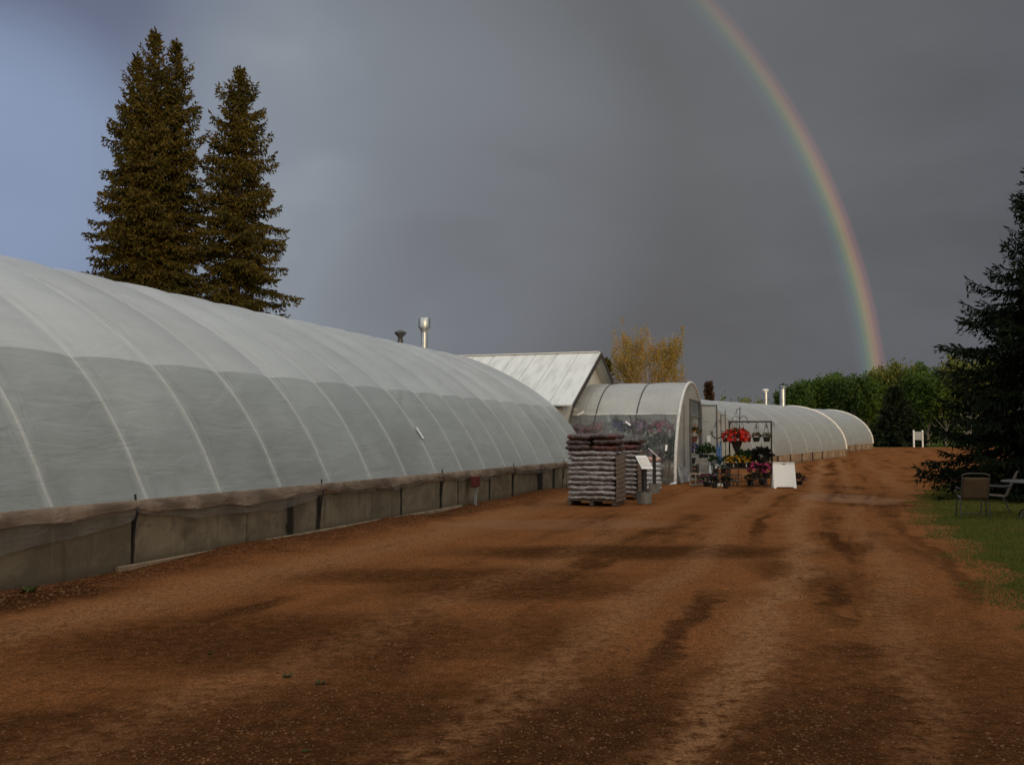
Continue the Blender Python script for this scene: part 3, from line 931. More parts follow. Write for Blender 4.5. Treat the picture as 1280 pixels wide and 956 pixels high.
y0, yp, y1 = 0.35, 4.45, 8.55
ze, zp = 2.78, 5.02
sl = (zp - ze) / (yp + 0.05)
SIDE = M('white_siding', (0.62, 0.62, 0.58), (0.50, 0.50, 0.46), 0.8, 3)
b = MB()
b.face([(-0.06, y0, 0), (-0.06, y1, 0), (-0.06, y1, ze + .18), (-0.06, yp, zp - 0.12), (-0.06, y0, ze + .18)])
b.face([(XL, y1, 0), (XL, y0, 0), (XL, y0, ze + .18), (XL, yp, zp - 0.12), (XL, y1, ze + .18)])
b.face([(XL, y0, 0), (-0.06, y0, 0), (-0.06, y0, ze + .18), (XL, y0, ze + .18)])
b.face([(-0.06, y1, 0), (XL, y1, 0), (XL, y1, ze + .18), (-0.06, y1, ze + .18)])
b.build('wall', SIDE, SH, smooth=False)
ROOFM = roof_mat()
for sgn in (-1, 1):
    b = MB()
    ye = yp + sgn * (yp + 0.05)
    A = [(XL - .3, yp, zp), (0.42, yp, zp), (0.42, ye, ze), (XL - .3, ye, ze)]
    B = [(q[0], q[1], q[2] - 0.05) for q in A]
    if sgn < 0: b.face(A); b.face(B[::-1])
    else: b.face(A[::-1]); b.face(B)
    for i in range(4):
        j = (i + 1) % 4; b.face([A[i], A[j], B[j], B[i]])
    b.build('roof', ROOFM, SH, smooth=False)
    b = MB()
    for xe in (0.44,):
        q = [(xe, yp, zp - 0.012), (xe, ye, ze - 0.012), (xe, ye, ze - 0.20), (xe, yp, zp - 0.20)]
        q2 = [(a_[0] + 0.03, a_[1], a_[2]) for a_ in q]
        b.face(q if sgn > 0 else q[::-1]); b.face(q2[::-1] if sgn > 0 else q2)
        for i in range(4):
            j = (i + 1) % 4; b.face([q[i], q[j], q2[j], q2[i]])
    b.build('bargeboard', M('dark_trim', (0.045, 0.036, 0.030), None, 0.7), SH, smooth=False)
b = MB(); b.box(((XL + .12) / 2, yp, zp + 0.012), (-XL + .6, 0.22, 0.03)); b.build('ridge_cap', WHITEP, SH)

# ------------------------------------------------------------------ shop greenhouse in the middle
SG = thing('greenhouse', W(33.3, 9.2), 'short barrel greenhouse with dark hoops, clear sides and an open door on its end', 'greenhouse', AX)
HW2, RISE2 = 4.2, 3.71
prof2 = quonset(SG, 0.06, 4.0, HW2, RISE2, 0.0, [0.96, 2.46], (FILM_CLEAR, FILM_SHOP), radians(41), bulge=0.03, ribr=0.026, ribmat=RIBD, rib_out=0.03, ends=(False, False), step=0.2)
b = MB(); pts = [(4.0, prof2(pi * j / 36, 0.02)[0], prof2(pi * j / 36, 0.02)[1]) for j in range(37)]; b.tube(pts, 0.055, 8); b.build('end_hoop', M('white_hoop', (0.66, 0.65, 0.60), None, 0.5), SG)
for th in (radians(41), pi - radians(41)):
    b = MB()
    yy, zz = prof2(th, 0.012); b.tube([(0.1, yy, zz), (4.0, yy, zz)], 0.018, 6)
    b.build('purlin', RIB, SG)
# end wall of film around the doorway (doorway y 3.55..6.3)
DY0, DY1, DZ = 3.55, 6.35, 3.02
def end_half(ya, yb, zlow):
    b = MB(); n = 20
    for i in range(n):
        a = ya + (yb - ya) * i / n; c = ya + (yb - ya) * (i + 1) / n
        za = RISE2 * sqrt(max(0, 1 - ((a - HW2) / HW2) ** 2)); zc = RISE2 * sqrt(max(0, 1 - ((c - HW2) / HW2) ** 2))
        if max(za, zc) <= zlow: continue
        k = 10
        for j in range(k):
            b.face([(4.0 + .012 * sin(a * 9 + j), a, zlow + (za - zlow) * j / k), (4.0 + .012 * sin(c * 9 + j), c, zlow + (zc - zlow) * j / k),
                    (4.0 + .012 * sin(c * 9 + j + 1), c, zlow + (zc - zlow) * (j + 1) / k), (4.0 + .012 * sin(a * 9 + j + 1), a, zlow + (za - zlow) * (j + 1) / k)])
    return b
for a_, c_, zl in ((0.02, DY0, 0), (DY0, DY1, DZ), (DY1, 8.38, 0)):
    end_half(a_, c_, zl).build('end_wall', FILM_END, SG)
GREYF = M('grey_frame', (0.13, 0.13, 0.125), (0.09, 0.09, 0.088), 0.6)
b = MB()
for yy, ww in ((DY0, 0.10), (DY1, 0.14)):
    b.box((4.03, yy, DZ / 2), (0.10, ww, DZ), bev=0.006)
b.box((4.03, (DY0 + DY1) / 2, DZ + 0.03), (0.09, DY1 - DY0 + 0.1, 0.07), bev=0.006)
b.box((4.03, (DY0 + DY1) / 2, 2.42), (0.06, DY1 - DY0 - 0.12, 0.05), bev=0.006)
b.build('door_frame', GREYF, SG)
b = MB(); b.box((4.02, 2.0, 1.4), (0.06, 0.07, 2.8)); b.build('stud', M('grey_stud', (0.26, 0.24, 0.20)), SG)
# open door leaf
leafm = Matrix.Rotation(radians(-90 + 128), 3, 'Z')
def lf(x, y, z): return Vector((4.06, DY1 + 0.05, 0)) + Matrix.Rotation(radians(38), 3, 'Z') @ Vector((x, y, z))
b = MB()
LW = 0.78
rz = radians(38)
for xx in (0.03, LW - 0.03):
    b.box(lf(xx, 0, 1.5), (0.055, 0.045, 2.9), rz, bev=0.005)
for zz in (0.08, 2.92): b.box(lf(LW / 2, 0, zz), (LW - .115, 0.04, 0.055), rz, bev=0.005)
b.box(lf(LW / 2, 0, 1.05), (LW - .115, 0.04, 0.05), rz, bev=0.005)
dleaf = b.build('door', GREYF, SG)
b = MB()
for za, zb in ((0.11, 1.02), (1.08, 2.89)):
    b.face([lf(0.06, 0, za), lf(LW - .06, 0, za), lf(LW - .06, 0, zb), lf(.06, 0, zb)])
b.build('pane', FILM_END, dleaf, smooth=False)
b = MB(); b.box(lf(LW * .45, -0.03, 1.55), (0.16, 0.006, 0.26), rz); b.build('notice', WHITE, dleaf)
# white tape patches on the side film
def tp(b, x, th, dx, dth, w):
    a = Vector((x, *prof2(th, .05))); c = Vector((x + dx, *prof2(th + dth, .05)))
    d = (c - a).normalized(); s = d.cross(Vector((0, -1, 0.3))).normalized() * w
    b.face([a - s, a + s, c + s, c - s])
for q in ((0.05, radians(45.5), 0.16, radians(-1.2), 0.03), (0.28, radians(40.2), 0.22, radians(2.8), 0.03), (2.12, radians(35.5), 0.20, radians(-2.5), 0.03), (3.66, radians(17.8), 0.01, radians(3.2), 0.035)):
    b = MB(); tp(b, *q); b.build('tape_patch', WHITE, SG, smooth=False)
b = MB(); b.face([(0.0, 0.1, 0.045), (4.0, 0.1, 0.045), (4.0, 8.3, 0.045), (0.0, 8.3, 0.045)]); b.build('floor', FLOOR, SG)
# crumpled plastic + boards along its foot
rk = random.Random(9)
b = MB(); b.grid(lambda i, j: (0.2 + i * 3.85, -0.02 - 0.12 * j - 0.03 * sin(i * 40) * j, 0.20 - 0.19 * j + 0.03 * sin(i * 23 + j * 3)), 60, 5); b.build('skirt', FILM_SKIRT, SG)
b = MB(); b.grid(lambda i, j: (4.05 + 0.10 * j + 0.04 * sin(i * 26), 0.25 + i * 2.0, 0.55 - 0.53 * j + 0.10 * sin(i * 17) * (1 - j)), 40, 6); b.build('skirt', film_mat('film_scrap', 0.2, (0.55, 0.54, 0.49), .35, .9), SG)

# ------------------------------------------------------------------ the two far greenhouses
D2 = Vector((0.51, 0.86, 0)).normalized(); A2 = atan2(D2.y, D2.x)
for B, t0, lab, rbs in (((24.3, 70.0), -24.0, 'middle-distance white barrel greenhouse behind the plant display with two pipes above it', 3.8),
                        ((33.75, 90.0), -19.5, 'farthest small white barrel greenhouse ending before the green trees', 3.8)):
    org = Vector((B[0], B[1], 0))
    o = thing('greenhouse', (org.x + D2.x * t0 / 2, org.y + D2.y * t0 / 2, gz(0, org.y + D2.y * t0 / 2)), lab, 'greenhouse', A2)
    c0 = -t0 / 2
    zbase = gz(0, org.y + D2.y * t0 / 2)
    def zf(x, org=org, t0=t0, zbase=zbase):
        yy = org.y + D2.y * (x + t0 / 2); return gz(0, yy) - zbase
    xs0, xs1 = t0 / 2, -t0 / 2
    rb = [xs1 - 0.02 - rbs * k for k in range(int(-t0 / rbs) + 1)]
    quonset(o, xs0, xs1, 4.1, 3.15, 0.52, rb, (FILM_FAR, FILM_FAR), radians(30), bulge=0.06, ribr=0.045, zf=zf, rib_out=-0.004, step=0.5)
    CF = concrete_mat('far_wall_timber', [(k * 2.7 - 9, 0.25) for k in range(6)], 1.9, (0.26, 0.19, 0.12)) if 'far_wall_timber' not in bpy.data.materials else bpy.data.materials['far_wall_timber']
    for nm, yy in (('front_wall', 0.06), ('back_wall', 8.14)):
        b = MB(); n = 12
        for i in range(n):
            xa = xs0 + (xs1 - xs0) * i / n; xb = xs0 + (xs1 - xs0) * (i + 1) / n
            k = len(b.v)
            for xx in (xa, xb):
                for dy, dz in ((-0.08, -0.4), (-0.08, 0.54), (0.08, 0.54), (0.08, -0.4)):
                    b.v.append((xx, yy + dy, dz + zf(xx)))
            for q in range(4):
                q2 = (q + 1) % 4
                b.f.append((k + q, k + q2, k + 4 + q2, k + 4 + q)); b.mi.append(0)
        k = len(b.v); b.f.append((k - 4, k - 3, k - 2, k - 1)); b.mi.append(0); b.f.append((3, 2, 1, 0)); b.mi.append(0)
        b.build(nm, CF, o, smooth=False)
    b = MB(); b.tube([(xs1 + .02, 4.1 - 4.13 * cos(pi * j / 30), .52 + 3.18 * sin(pi * j / 30) + zf(xs1)) for j in range(31)], 0.07, 8); b.build('end_hoop', M('white_hoop'), o)
for px, pyt, Y, r, lab in ((957, 486.5, 66.0, 0.14, 'thin white vent pipe above the middle-distance greenhouse'), (978, 482.5, 67.5, 0.20, 'thick blue-grey vent pipe above the middle-distance greenhouse')):
    tpnt = P(px, pyt, Y); base = gz(0, Y)
    o = stove_pipe(Vector((tpnt.x, tpnt.y, base)), tpnt.z - base - 0.1, r, 'flat', lab)
    o.children[0].data.materials[0] = WHITEP if r < .18 else M('blue_grey_steel', (0.22, 0.27, 0.31), (0.16, 0.2, 0.23), 0.4, metal=.3)

# ------------------------------------------------------------------ conifers
def spruce(name, base, H, rfun, label, mat, group=None, nb=300, z0=0.3, clump=0.20, seed=1, dens=1.0, lean=(0, 0), cat='tree', side=None, droopk=1.0, wmul=0.24, hang=0.30, lr=(0.58, 1.12), tipw=0.16, curtain=0):
    r = random.Random(seed)
    o = thing(name, base, label, cat, 0, group)
    b = MB()
    nseg = 8
    b.tube([(lean[0] * i / nseg + .02 * sin(i), lean[1] * i / nseg, H * i / nseg * 0.985) for i in range(nseg + 1)], [max(0.015, (H / 55) * (1 - i / nseg) ** 0.9) for i in range(nseg + 1)], 8)
    b.build('trunk', M('spruce_bark', (0.085, 0.060, 0.045), None, 0.95, 6), o)
    b = MB()
    ga = 2.399963
    for i in range(nb):
        tt = (i + r.random() * 0.6) / nb
        tt = tt ** 1.0
        z = z0 + (H - z0) * (1 - (1 - tt) ** 1.15) * 0.985
        th = (z - z0) / (H - z0)
        A = i * ga + r.uniform(-.35, .35)
        L = rfun(th) * r.uniform(*lr)
        if side and r.random() < 0.25 and side(A, th): L = min(L * 1.15, rfun(th) * 1.08)
        if L < 0.12: L = 0.12
        ang = math.tan(radians(-14 + 55 * th ** 2.2 + r.uniform(-7, 7)))
        dr = (0.34 - 0.25 * th) * r.uniform(.7, 1.3) * droopk; upk = 0.26 * r.uniform(.6, 1.3)
        ca, sa = cos(A), sin(A)
        ox, oy = lean[0] * z / H, lean[1] * z / H
        def pt(s):
            return Vector((ox + s * L * ca, oy + s * L * sa, z + L * (s * ang - dr * s * s + upk * s ** 3.5)))
        nst = max(4, int(L / (0.13 / dens)))
        for q in range(nst + 1):
            s = 0.10 + 0.90 * q / nst
            p = pt(s); d = (pt(min(1, s + .05)) - pt(s - .05)).normalized()
            sd = Vector((-sa, ca, 0))
            lt = min(0.80, 0.36 * L * (1.02 - s) + tipw * min(1.0, 0.15 + L * 0.75))
            for sg in (-1, 1):
                td = (d * r.uniform(0.55, 0.95) + sd * sg * r.uniform(.55, 1.0) + Vector((0, 0, r.uniform(-.34, .06)))).normalized()
                nc = max(1, int(lt / (clump * 0.62)))
                for e in range(nc):
                    base_ = p + td * (lt * (e + 0.1 * r.random()) / nc) + Vector((0, 0, -0.10 * (e / nc) ** 2 * lt))
                    cd = (td + rvec(r) * 0.50)
                    if r.random() < hang: cd = Vector((td.x * .45, td.y * .45, -0.8)) + rvec(r) * 0.25
                    cd.normalize()
                    w = cd.cross(rvec(r)); w.normalize()
                    cl_ = clump * r.uniform(.7, 1.35)
                    b.kite(base_, cd, w * cl_ * wmul, cl_)
            cd = (d + rvec(r) * .4).normalized(); w = cd.cross(rvec(r)).normalized()
            b.kite(p, cd, w * clump * wmul, clump * 1.2)
            for e in range(curtain if L > .6 else curtain // 3):
                q_ = p + sd * r.uniform(-.5, .5) * lt + Vector((0, 0, -r.random() ** 1.4 * 0.34 * min(1, L * .8)))
                cd = (Vector((ca * .5, sa * .5, -.55)) + rvec(r) * .6).normalized(); w = cd.cross(rvec(r)).normalized()
                cl_ = clump * r.uniform(.6, 1.15)
                b.kite(q_, cd, w * cl_ * wmul, cl_)
    # leader
    for i in range(24):
        zz = H * (1 - 0.035 * r.random()); cd = (Vector((0, 0, 1)) + rvec(r) * 0.7).normalized(); w = cd.cross(rvec(r)).normalized()
        b.kite(Vector((lean[0], lean[1], zz)), cd, w * clump * 0.2, clump * r.uniform(.5, 1.2))
    b.build('crown', mat, o, smooth=False)
    return o
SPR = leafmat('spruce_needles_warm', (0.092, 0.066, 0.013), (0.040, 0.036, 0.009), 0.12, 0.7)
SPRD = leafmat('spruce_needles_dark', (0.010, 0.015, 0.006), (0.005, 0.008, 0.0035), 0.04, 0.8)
SPRF = leafmat('spruce_needles_far', (0.020, 0.028, 0.012), (0.012, 0.017, 0.009), 0.08, 0.6)

def tree_at(px, py_tip, Y):
    tip = P(px, py_tip, Y); bz = gz(tip.x, Y)
    return Vector((tip.x, tip.y, bz)), tip.z - bz
# tall group on the left
for (px, py, Y, seed, rm, lab) in ((172, 68, 42.6, 21, 2.75, 'slim left spruce of the tall clump behind the long greenhouse'),
                                   (194, 36, 42.0, 22, 2.85, 'tallest spruce in the middle of the clump behind the long greenhouse'),
                                   (221, 50, 42.9, 23, 2.75, 'right spruce of the tall clump behind the long greenhouse')):
    base, H = tree_at(px, py, Y)
    sd = (lambda s_: (lambda A, th: cos(A) * s_ > 0.3))(-1 if px < 190 else 1)
    rf = (lambda k: (lambda th: k * 1.02 * (1 - th) ** 0.66 * min(1, .25 + (1 - th) * 9) + 0.02))(rm)
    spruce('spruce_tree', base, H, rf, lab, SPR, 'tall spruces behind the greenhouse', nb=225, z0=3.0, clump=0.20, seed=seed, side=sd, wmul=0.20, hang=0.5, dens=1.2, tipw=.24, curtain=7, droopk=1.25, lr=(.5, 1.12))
base, H = tree_at(300, 83, 43.5)
spruce('spruce_tree', base, H, lambda th: 3.75 * (1 - th) ** 0.66 * min(1, .25 + (1 - th) * 9) + 0.03, 'separate tall spruce right of the clump behind the long greenhouse', SPR, 'tall spruces behind the greenhouse', nb=245, z0=2.6, clump=0.20, seed=31, wmul=0.20, hang=0.5, dens=1.2, tipw=.24, curtain=7, droopk=1.25, lr=(.5, 1.12))
# dark big spruce at right edge
def rbig(th):
    T = ((0, 3.2), (.1, 3.42), (.28, 3.0), (.44, 2.62), (.49, 2.25), (.55, 1.38), (.66, 1.1), (.73, .92), (.80, .58), (.88, .32), (1, .04))
    for (a, p), (c, q) in zip(T, T[1:]):
        if th <= c: return p + (q - p) * (th - a) / (c - a)
    return .05
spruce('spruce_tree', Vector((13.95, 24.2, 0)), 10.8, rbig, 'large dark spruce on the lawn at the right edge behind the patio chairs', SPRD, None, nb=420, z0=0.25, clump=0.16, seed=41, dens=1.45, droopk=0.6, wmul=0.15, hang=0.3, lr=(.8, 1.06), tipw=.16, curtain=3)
base, H = tree_at(1118, 486, 104)
spruce('spruce_tree', base, H, lambda th: 3.3 * (1 - th) ** 0.85 + 0.1, 'small dark spruce in front of the far green trees', SPRF, None, nb=190, z0=0.1, clump=0.42, seed=51)
base, H = tree_at(756, 452, 62)
spruce('spruce_tree', base, H, lambda th: 1.9 * (1 - th) ** 0.9 + 0.08, 'small dark spruce tip beside the shed gable', SPR, None, nb=130, z0=0.2, clump=0.34, seed=52)
base, H = tree_at(886, 480, 92)
spruce('spruce_tree', base, H, lambda th: 0.42 * (1 - th) ** 0.6 + 0.06, 'thin reddish conifer top above the middle-distance greenhouse', leafmat('rusty_needles', (0.07, 0.035, 0.02), (0.045, 0.028, 0.018), .1, .6), None, nb=90, z0=0.5, clump=0.42, seed=53)

for x_, y_, h_, sd_, lab in ((7.0, -15.0, 13.5, 61, 'added shade spruce behind the viewer, nearest the gravel'), (13.0, -16.0, 14.5, 62, 'tall added shade spruce behind the viewer, middle of the lawn row'), (19.0, -14.0, 14.0, 63, 'added shade spruce behind the viewer, third in the lawn row'), (1.0, -19.0, 14.0, 64, 'added shade spruce behind the viewer across the end of the gravel'), (25.0, -9.0, 13.5, 65, 'added shade spruce behind the viewer at the far right of the lawn row'), (-5.5, -20.0, 14.0, 66, 'added shade spruce behind the viewer at the left end of the row')):  # unseen trees added to keep low sun off the foreground and greenhouse film
    spruce('spruce_tree', Vector((x_, y_, 0)), h_, lambda th: 4.3 * (1 - th) ** 0.6 + 0.1, lab, SPRD, 'added shade spruces behind the viewer', nb=130, z0=0.2, clump=0.6, seed=sd_, wmul=0.34)
# ------------------------------------------------------------------ broadleaf trees
def leafy(name, base, H, rad, label, mat, bark, group=None, nl=5000, leaf=0.32, seed=1, upright=0.55, crown_lo=0.12, nlimb=16, spread=1.0, cl=0.75, crown_hi=0.72, thin=1.0, fan=0.0, vz=1.25):
    r = random.Random(seed)
    o = thing(name, base, label, 'tree', 0, group)
    tb = MB(); tips = []
    tb.tube([(0.04 * sin(i * 1.7 + seed) * i, 0.04 * cos(i * 1.3) * i, H * 0.92 * i / 7) for i in range(8)], [max(0.03, H / 60 * (1 - i / 7.6)) for i in range(8)], 7)
    tips.append((Vector((0, 0, H * .55)), Vector((0, 0, H * .97)), 0.6))
    for i in range(nlimb):
        z = H * (crown_lo + (crown_hi - crown_lo) * (i + r.random()) / nlimb)
        A = i * 2.4 + r.uniform(-.4, .4)
        rr = rad * r.uniform(.55, 1.05) * (1 - 0.45 * max(0, (z / H - .45) / .55))
        up = (H - z) * upright * r.uniform(.6, 1.05)
        p0 = Vector((0, 0, z)); p1 = Vector((cos(A) * rr * .55, sin(A) * rr * .55, z + up * .45)); p2 = Vector((cos(A) * rr, sin(A) * rr, min(H * 0.98, z + up * (1 - fan * (rr / rad) ** 2))))
        tb.tube([p0, p1, p2], [H / 130 * thin, H / 200 * thin, 0.02 * thin], 5)
        tips.append((p0.lerp(p1, .5), p2, 1.0)); tips.append((p1, p2, 1.0))
        for q in range(2):
            e = p1.lerp(p2, r.uniform(.1, .6)); A2_ = A + r.choice((-1, 1)) * r.uniform(.4, 1.1)
            f = e + Vector((cos(A2_), sin(A2_), r.uniform(.4, 1.4) * upright * 1.6)) * rad * r.uniform(.25, .5)
            f.z = min(f.z, H)
            tb.tube([e, f], [H / 260 * thin, 0.015 * thin], 4)
            tips.append((e, f, .8))
    tb.build('trunk', bark, o)
    b = MB()
    # clumps along limbs
    clumps = []
    for (a, c_, w) in tips:
        n = 5
        for k in range(n):
            s = r.uniform(0.25, 1.05)
            clumps.append((a.lerp(c_, s) + rvec(r) * 0.12 * rad * spread, cl * r.uniform(.55, 1.2)))
    per = max(1, nl // len(clumps))
    for (cpt, cr) in clumps:
        for k in range(per):
            v = rvec(r) * cr * r.random() ** 0.5
            v.z *= vz
            p = cpt + v
            if p.z < 0.15: continue
            d = (rvec(r) + Vector((0, 0, -.2))).normalized(); w = d.cross(rvec(r)).normalized()
            s = leaf * r.uniform(.6, 1.3)
            b.kite(p, d, w * s * 0.36, s)
    b.build('crown', mat, o, smooth=False)
    return o
LEAFA = leafmat('spring_leaves', (0.085, 0.140, 0.020), (0.042, 0.076, 0.012), 0.35, 0.30)
LEAFB = leafmat('spring_leaves_light', (0.165, 0.172, 0.036), (0.100, 0.114, 0.026), 0.35, 0.30)
LEAFC = leafmat('spring_leaves_deep', (0.052, 0.094, 0.015), (0.026, 0.048, 0.009), 0.3, 0.30)
BARK = M('grey_bark', (0.20, 0.19, 0.16), (0.11, 0.10, 0.085), 0.9, 3)
BIRCH = M('pale_bark', (0.42, 0.34, 0.24), (0.28, 0.2, 0.14), 0.85, 3)
far = [  # px, py top, Y, radius, material, label
    (992, 474, 112, 1.9, LEAFC, 'dark green tree at the left end of the far row, beside the grey pipe'),
    (1006, 471, 116, 1.9, LEAFA, 'bushy green tree second from the left end of the far row'),
    (1022, 466, 118, 1.9, LEAFC, 'deep green tree above the roof of the middle-distance greenhouse, third in the far row'),
    (1037, 462, 115, 1.8, LEAFA, 'green tree above the farthest greenhouse roof, fourth in the far row'),
    (1050, 458, 119, 1.7, LEAFA, 'pointed green tree in the far row just left of the rainbow'),
    (1064, 460, 112, 1.9, LEAFC, 'dark green tree inside the left edge of the rainbow foot'),
    (1080, 463, 114, 1.9, LEAFA, 'rounded tree at the very foot of the rainbow'),
    (1104, 446, 116, 1.8, LEAFB, 'tall slim yellow-green tree just right of the rainbow foot'),
    (1118, 466, 121, 2.0, LEAFC, 'shorter dark tree between the two tall light trees of the far row'),
    (1133, 447, 118, 2.0, LEAFB, 'tall light green tree right above the small far spruce'),
    (1158, 448, 112, 2.8, LEAFA, 'broad round-topped green tree behind the white sign'),
    (1180, 464, 110, 2.5, LEAFA, 'round green tree on the right shoulder of the far row'),
    (1207, 434, 108, 2.8, LEAFB, 'light green tree showing beside the dark spruce branches'),
    (1240, 440, 112, 3.0, LEAFC, 'green tree hidden mostly behind the large dark spruce'),
]
for i, (px, py, Y, rd, mt, lab) in enumerate(far):
    base, H = tree_at(px, py + 5, Y)
    leafy('broadleaf_tree', base, H, rd, lab, mt, BARK, 'broadleaf trees in the far row', nl=6500, leaf=0.34, seed=100 + i, upright=0.72, crown_lo=0.06, cl=0.72, spread=1.3, nlimb=20)
# undergrowth closing the gaps beneath the far row
for i, (px, Y, hh, lab) in enumerate(((1048, 106, 3.2, 'dark shrub behind the end of the farthest greenhouse'), (1085, 108, 3.6, 'dark shrub left of the small far spruce'),
                                     (1160, 107, 3.4, 'dark shrub right of the white sign'), (1184, 104, 3.6, 'dark shrub below the dark spruce tips'), (1140, 109, 3.0, 'dark shrub behind the white sign'), (1010, 112, 3.4, 'dark shrub hidden behind the middle-distance greenhouse'), (1215, 106, 3.6, 'dark shrub deep behind the large spruce'))):
    p = P(px, 547, Y)
    leafy('shrub', Vector((p.x * (Y + 8) / Y, Y + 8, gz(0, Y))), hh, 2.6, lab, LEAFC, BARK, 'shrubs under the far trees', nl=2600, leaf=0.32, seed=200 + i, upright=0.6, crown_lo=0.02, nlimb=10, cl=0.8, spread=1.6)
# yellow tree
YEL = leafmat('yellow_buds', (0.40, 0.245, 0.055), (0.25, 0.190, 0.040), 0.4, 0.35)
base, H = tree_at(809, 399, 64)
leafy('yellow_tree', base, H, 2.5, 'sparse orange-yellow tree standing up behind the short greenhouse', YEL, BIRCH, None, nl=26000, leaf=0.095, seed=305, upright=0.97, crown_lo=0.04, crown_hi=0.5, nlimb=34, cl=0.27, spread=.6, thin=.5, fan=.5, vz=2.6)
for i, (px, py, Y, rd, lab, mt) in enumerate(((935, 494, 95, 1.6, 'rounded green treetop left of the thin white pipe', LEAFB), (905, 497, 97, 1.6, 'low green treetop next to the reddish conifer', LEAFA), (960, 500, 97, 1.4, 'brownish treetop between the two far pipes', LEAFC), (771, 478, 60, 1.5, 'low green bush between shed gable and yellow tree', LEAFA))):
    base, H = tree_at(px, py, Y)
    leafy('broadleaf_tree', base, H, rd, lab, mt, BARK, None, nl=2500, leaf=0.26, seed=400 + i, upright=.5, crown_lo=.15, cl=.6)

# white two-post sign far down the yard
p = P(1148, 557, 98); p.z = gz(0, 98)
o = thing('sign', p, 'small white board on two white posts in front of the far trees', 'sign', radians(38))
sW = 1.7
for xx in (-sW / 2, sW / 2):
    b = MB(); b.box((xx, 0, 0.85), (0.12, 0.12, 1.75), bev=0.01); b.build('post', WHITE, o)
b = MB(); b.box((0, -0.02, 1.15), (sW - 0.13, 0.05, 0.85), bev=0.006); b.build('board', M('grey_white_board', (0.30, 0.32, 0.32), None, 0.6), o)

# ------------------------------------------------------------------ bag stacks
def bag_mesh(L, Wd, Hh, seed, name, mat, bl_=3.5):
    r = random.Random(seed)
    b = MB(); nx, nr = 22, 20
    ph = [r.uniform(0, 6.28) for _ in range(8)]
    for i in range(nx + 1):
        x = -1 + 2 * i / nx
        e = max(0.0, 1 - abs(x) ** 7) ** 0.5
        e2 = max(0.0, 1 - abs(x) ** bl_) ** 0.5
        for j in range(nr):
            w = 2 * pi * j / nr
            cx, sz_ = cos(w), sin(w)
            yy = (abs(cx) ** 0.55) * (1 if cx > 0 else -1) * Wd / 2 * (0.90 + 0.10 * e)
            zz = (abs(sz_) ** 0.75) * (1 if sz_ > 0 else -1) * Hh / 2 * (0.10 + 0.90 * e2)
            wr = 0.006 * sin(x * 17 + ph[0] + 3 * w) + 0.005 * sin(x * 31 + ph[1] + w * 5) + 0.005 * sin(x * 8 + ph[2] - 2 * w)
            b.v.append((x * L / 2, yy + wr * cx, zz + wr * sz_ + 0.008 * sin(x * 3 + ph[3])))
    for i in range(nx):
        for j in range(nr):
            a = i * nr + j; c_ = i * nr + (j + 1) % nr
            b.f.append((a, c_, c_ + nr, a + nr)); b.mi.append(0)
    b.f.append(tuple(range(nr - 1, -1, -1))); b.mi.append(0)
    b.f.append(tuple(nx * nr + j for j in range(nr))); b.mi.append(0)
    return b.build(name, mat)
def bag_mat(name, base, dark, printc, amt, rough, coat):
    m, t, out = newmat(name)
    oi = t.new('ShaderNodeObjectInfo').outputs['Random']
    co = t.new('ShaderNodeVectorMath', operation='ADD'); 
    t.put(co.inputs[0], t.obj()); t.l.new(t.comb(t.m('MULTIPLY', oi, 37.0), t.m('MULTIPLY', oi, 11.0), 0), co.inputs[1]); co = co.outputs[0]
    n = t.noise(co, 3.2, 3, 0.6, 0.4); w = t.noise(t.mapping(co, scale=(1, 3, 3)), 9, 4, 0.65, 0.6)
    col = t.mix(t.ss(0.35, 0.65, w), base, dark)
    pr = t.m('MULTIPLY', t.ss(0.55, 0.60, n), amt)
    col = t.mix(pr, col, printc)
    col = t.mix(t.m('MULTIPLY', t.ss(0.62, 0.66, t.noise(t.mapping(co, scale=(9, 9, 9)), 2.0, 2)), amt * 0.4), col, (0.45, 0.40, 0.36))
    principled(t, out, col, rough, t.bump(w, 0.6, 0.03), 0, 0.5, coat)
    return m
BAGW = bag_mat('bag_wrapped', (0.37, 0.34, 0.325), (0.10, 0.078, 0.070), (0.10, 0.050, 0.044), 0.45, 0.22, 0.8)
BAGT = bag_mat('bag_printed', (0.066, 0.038, 0.028), (0.024, 0.013, 0.010), (0.14, 0.026, 0.018), 0.6, 0.40, 0.12)
bagW = [bag_mesh(1.18, 0.53, 0.128, 70 + k, 'bag', BAGW, 14) for k in range(3)]
bagT = [bag_mesh(0.62, 0.52, 0.150, 80 + k, 'bag', BAGT, 5) for k in range(4)]
used = set()
def put(proto, loc, rz, label, group, cat='bag', tilt=0.0):
    if id(proto) in used:
        o = proto.copy(); COL.objects.link(o)
    else:
        used.add(id(proto)); o = proto
    o.location = loc; o.rotation_euler = (tilt, 0, rz)
    return tag(o, label, cat, group)
rb_ = random.Random(17)
SHEET = M('brown_wrap', (0.155, 0.115, 0.082), (0.125, 0.092, 0.066), 0.5, 3, 0.3, 14)
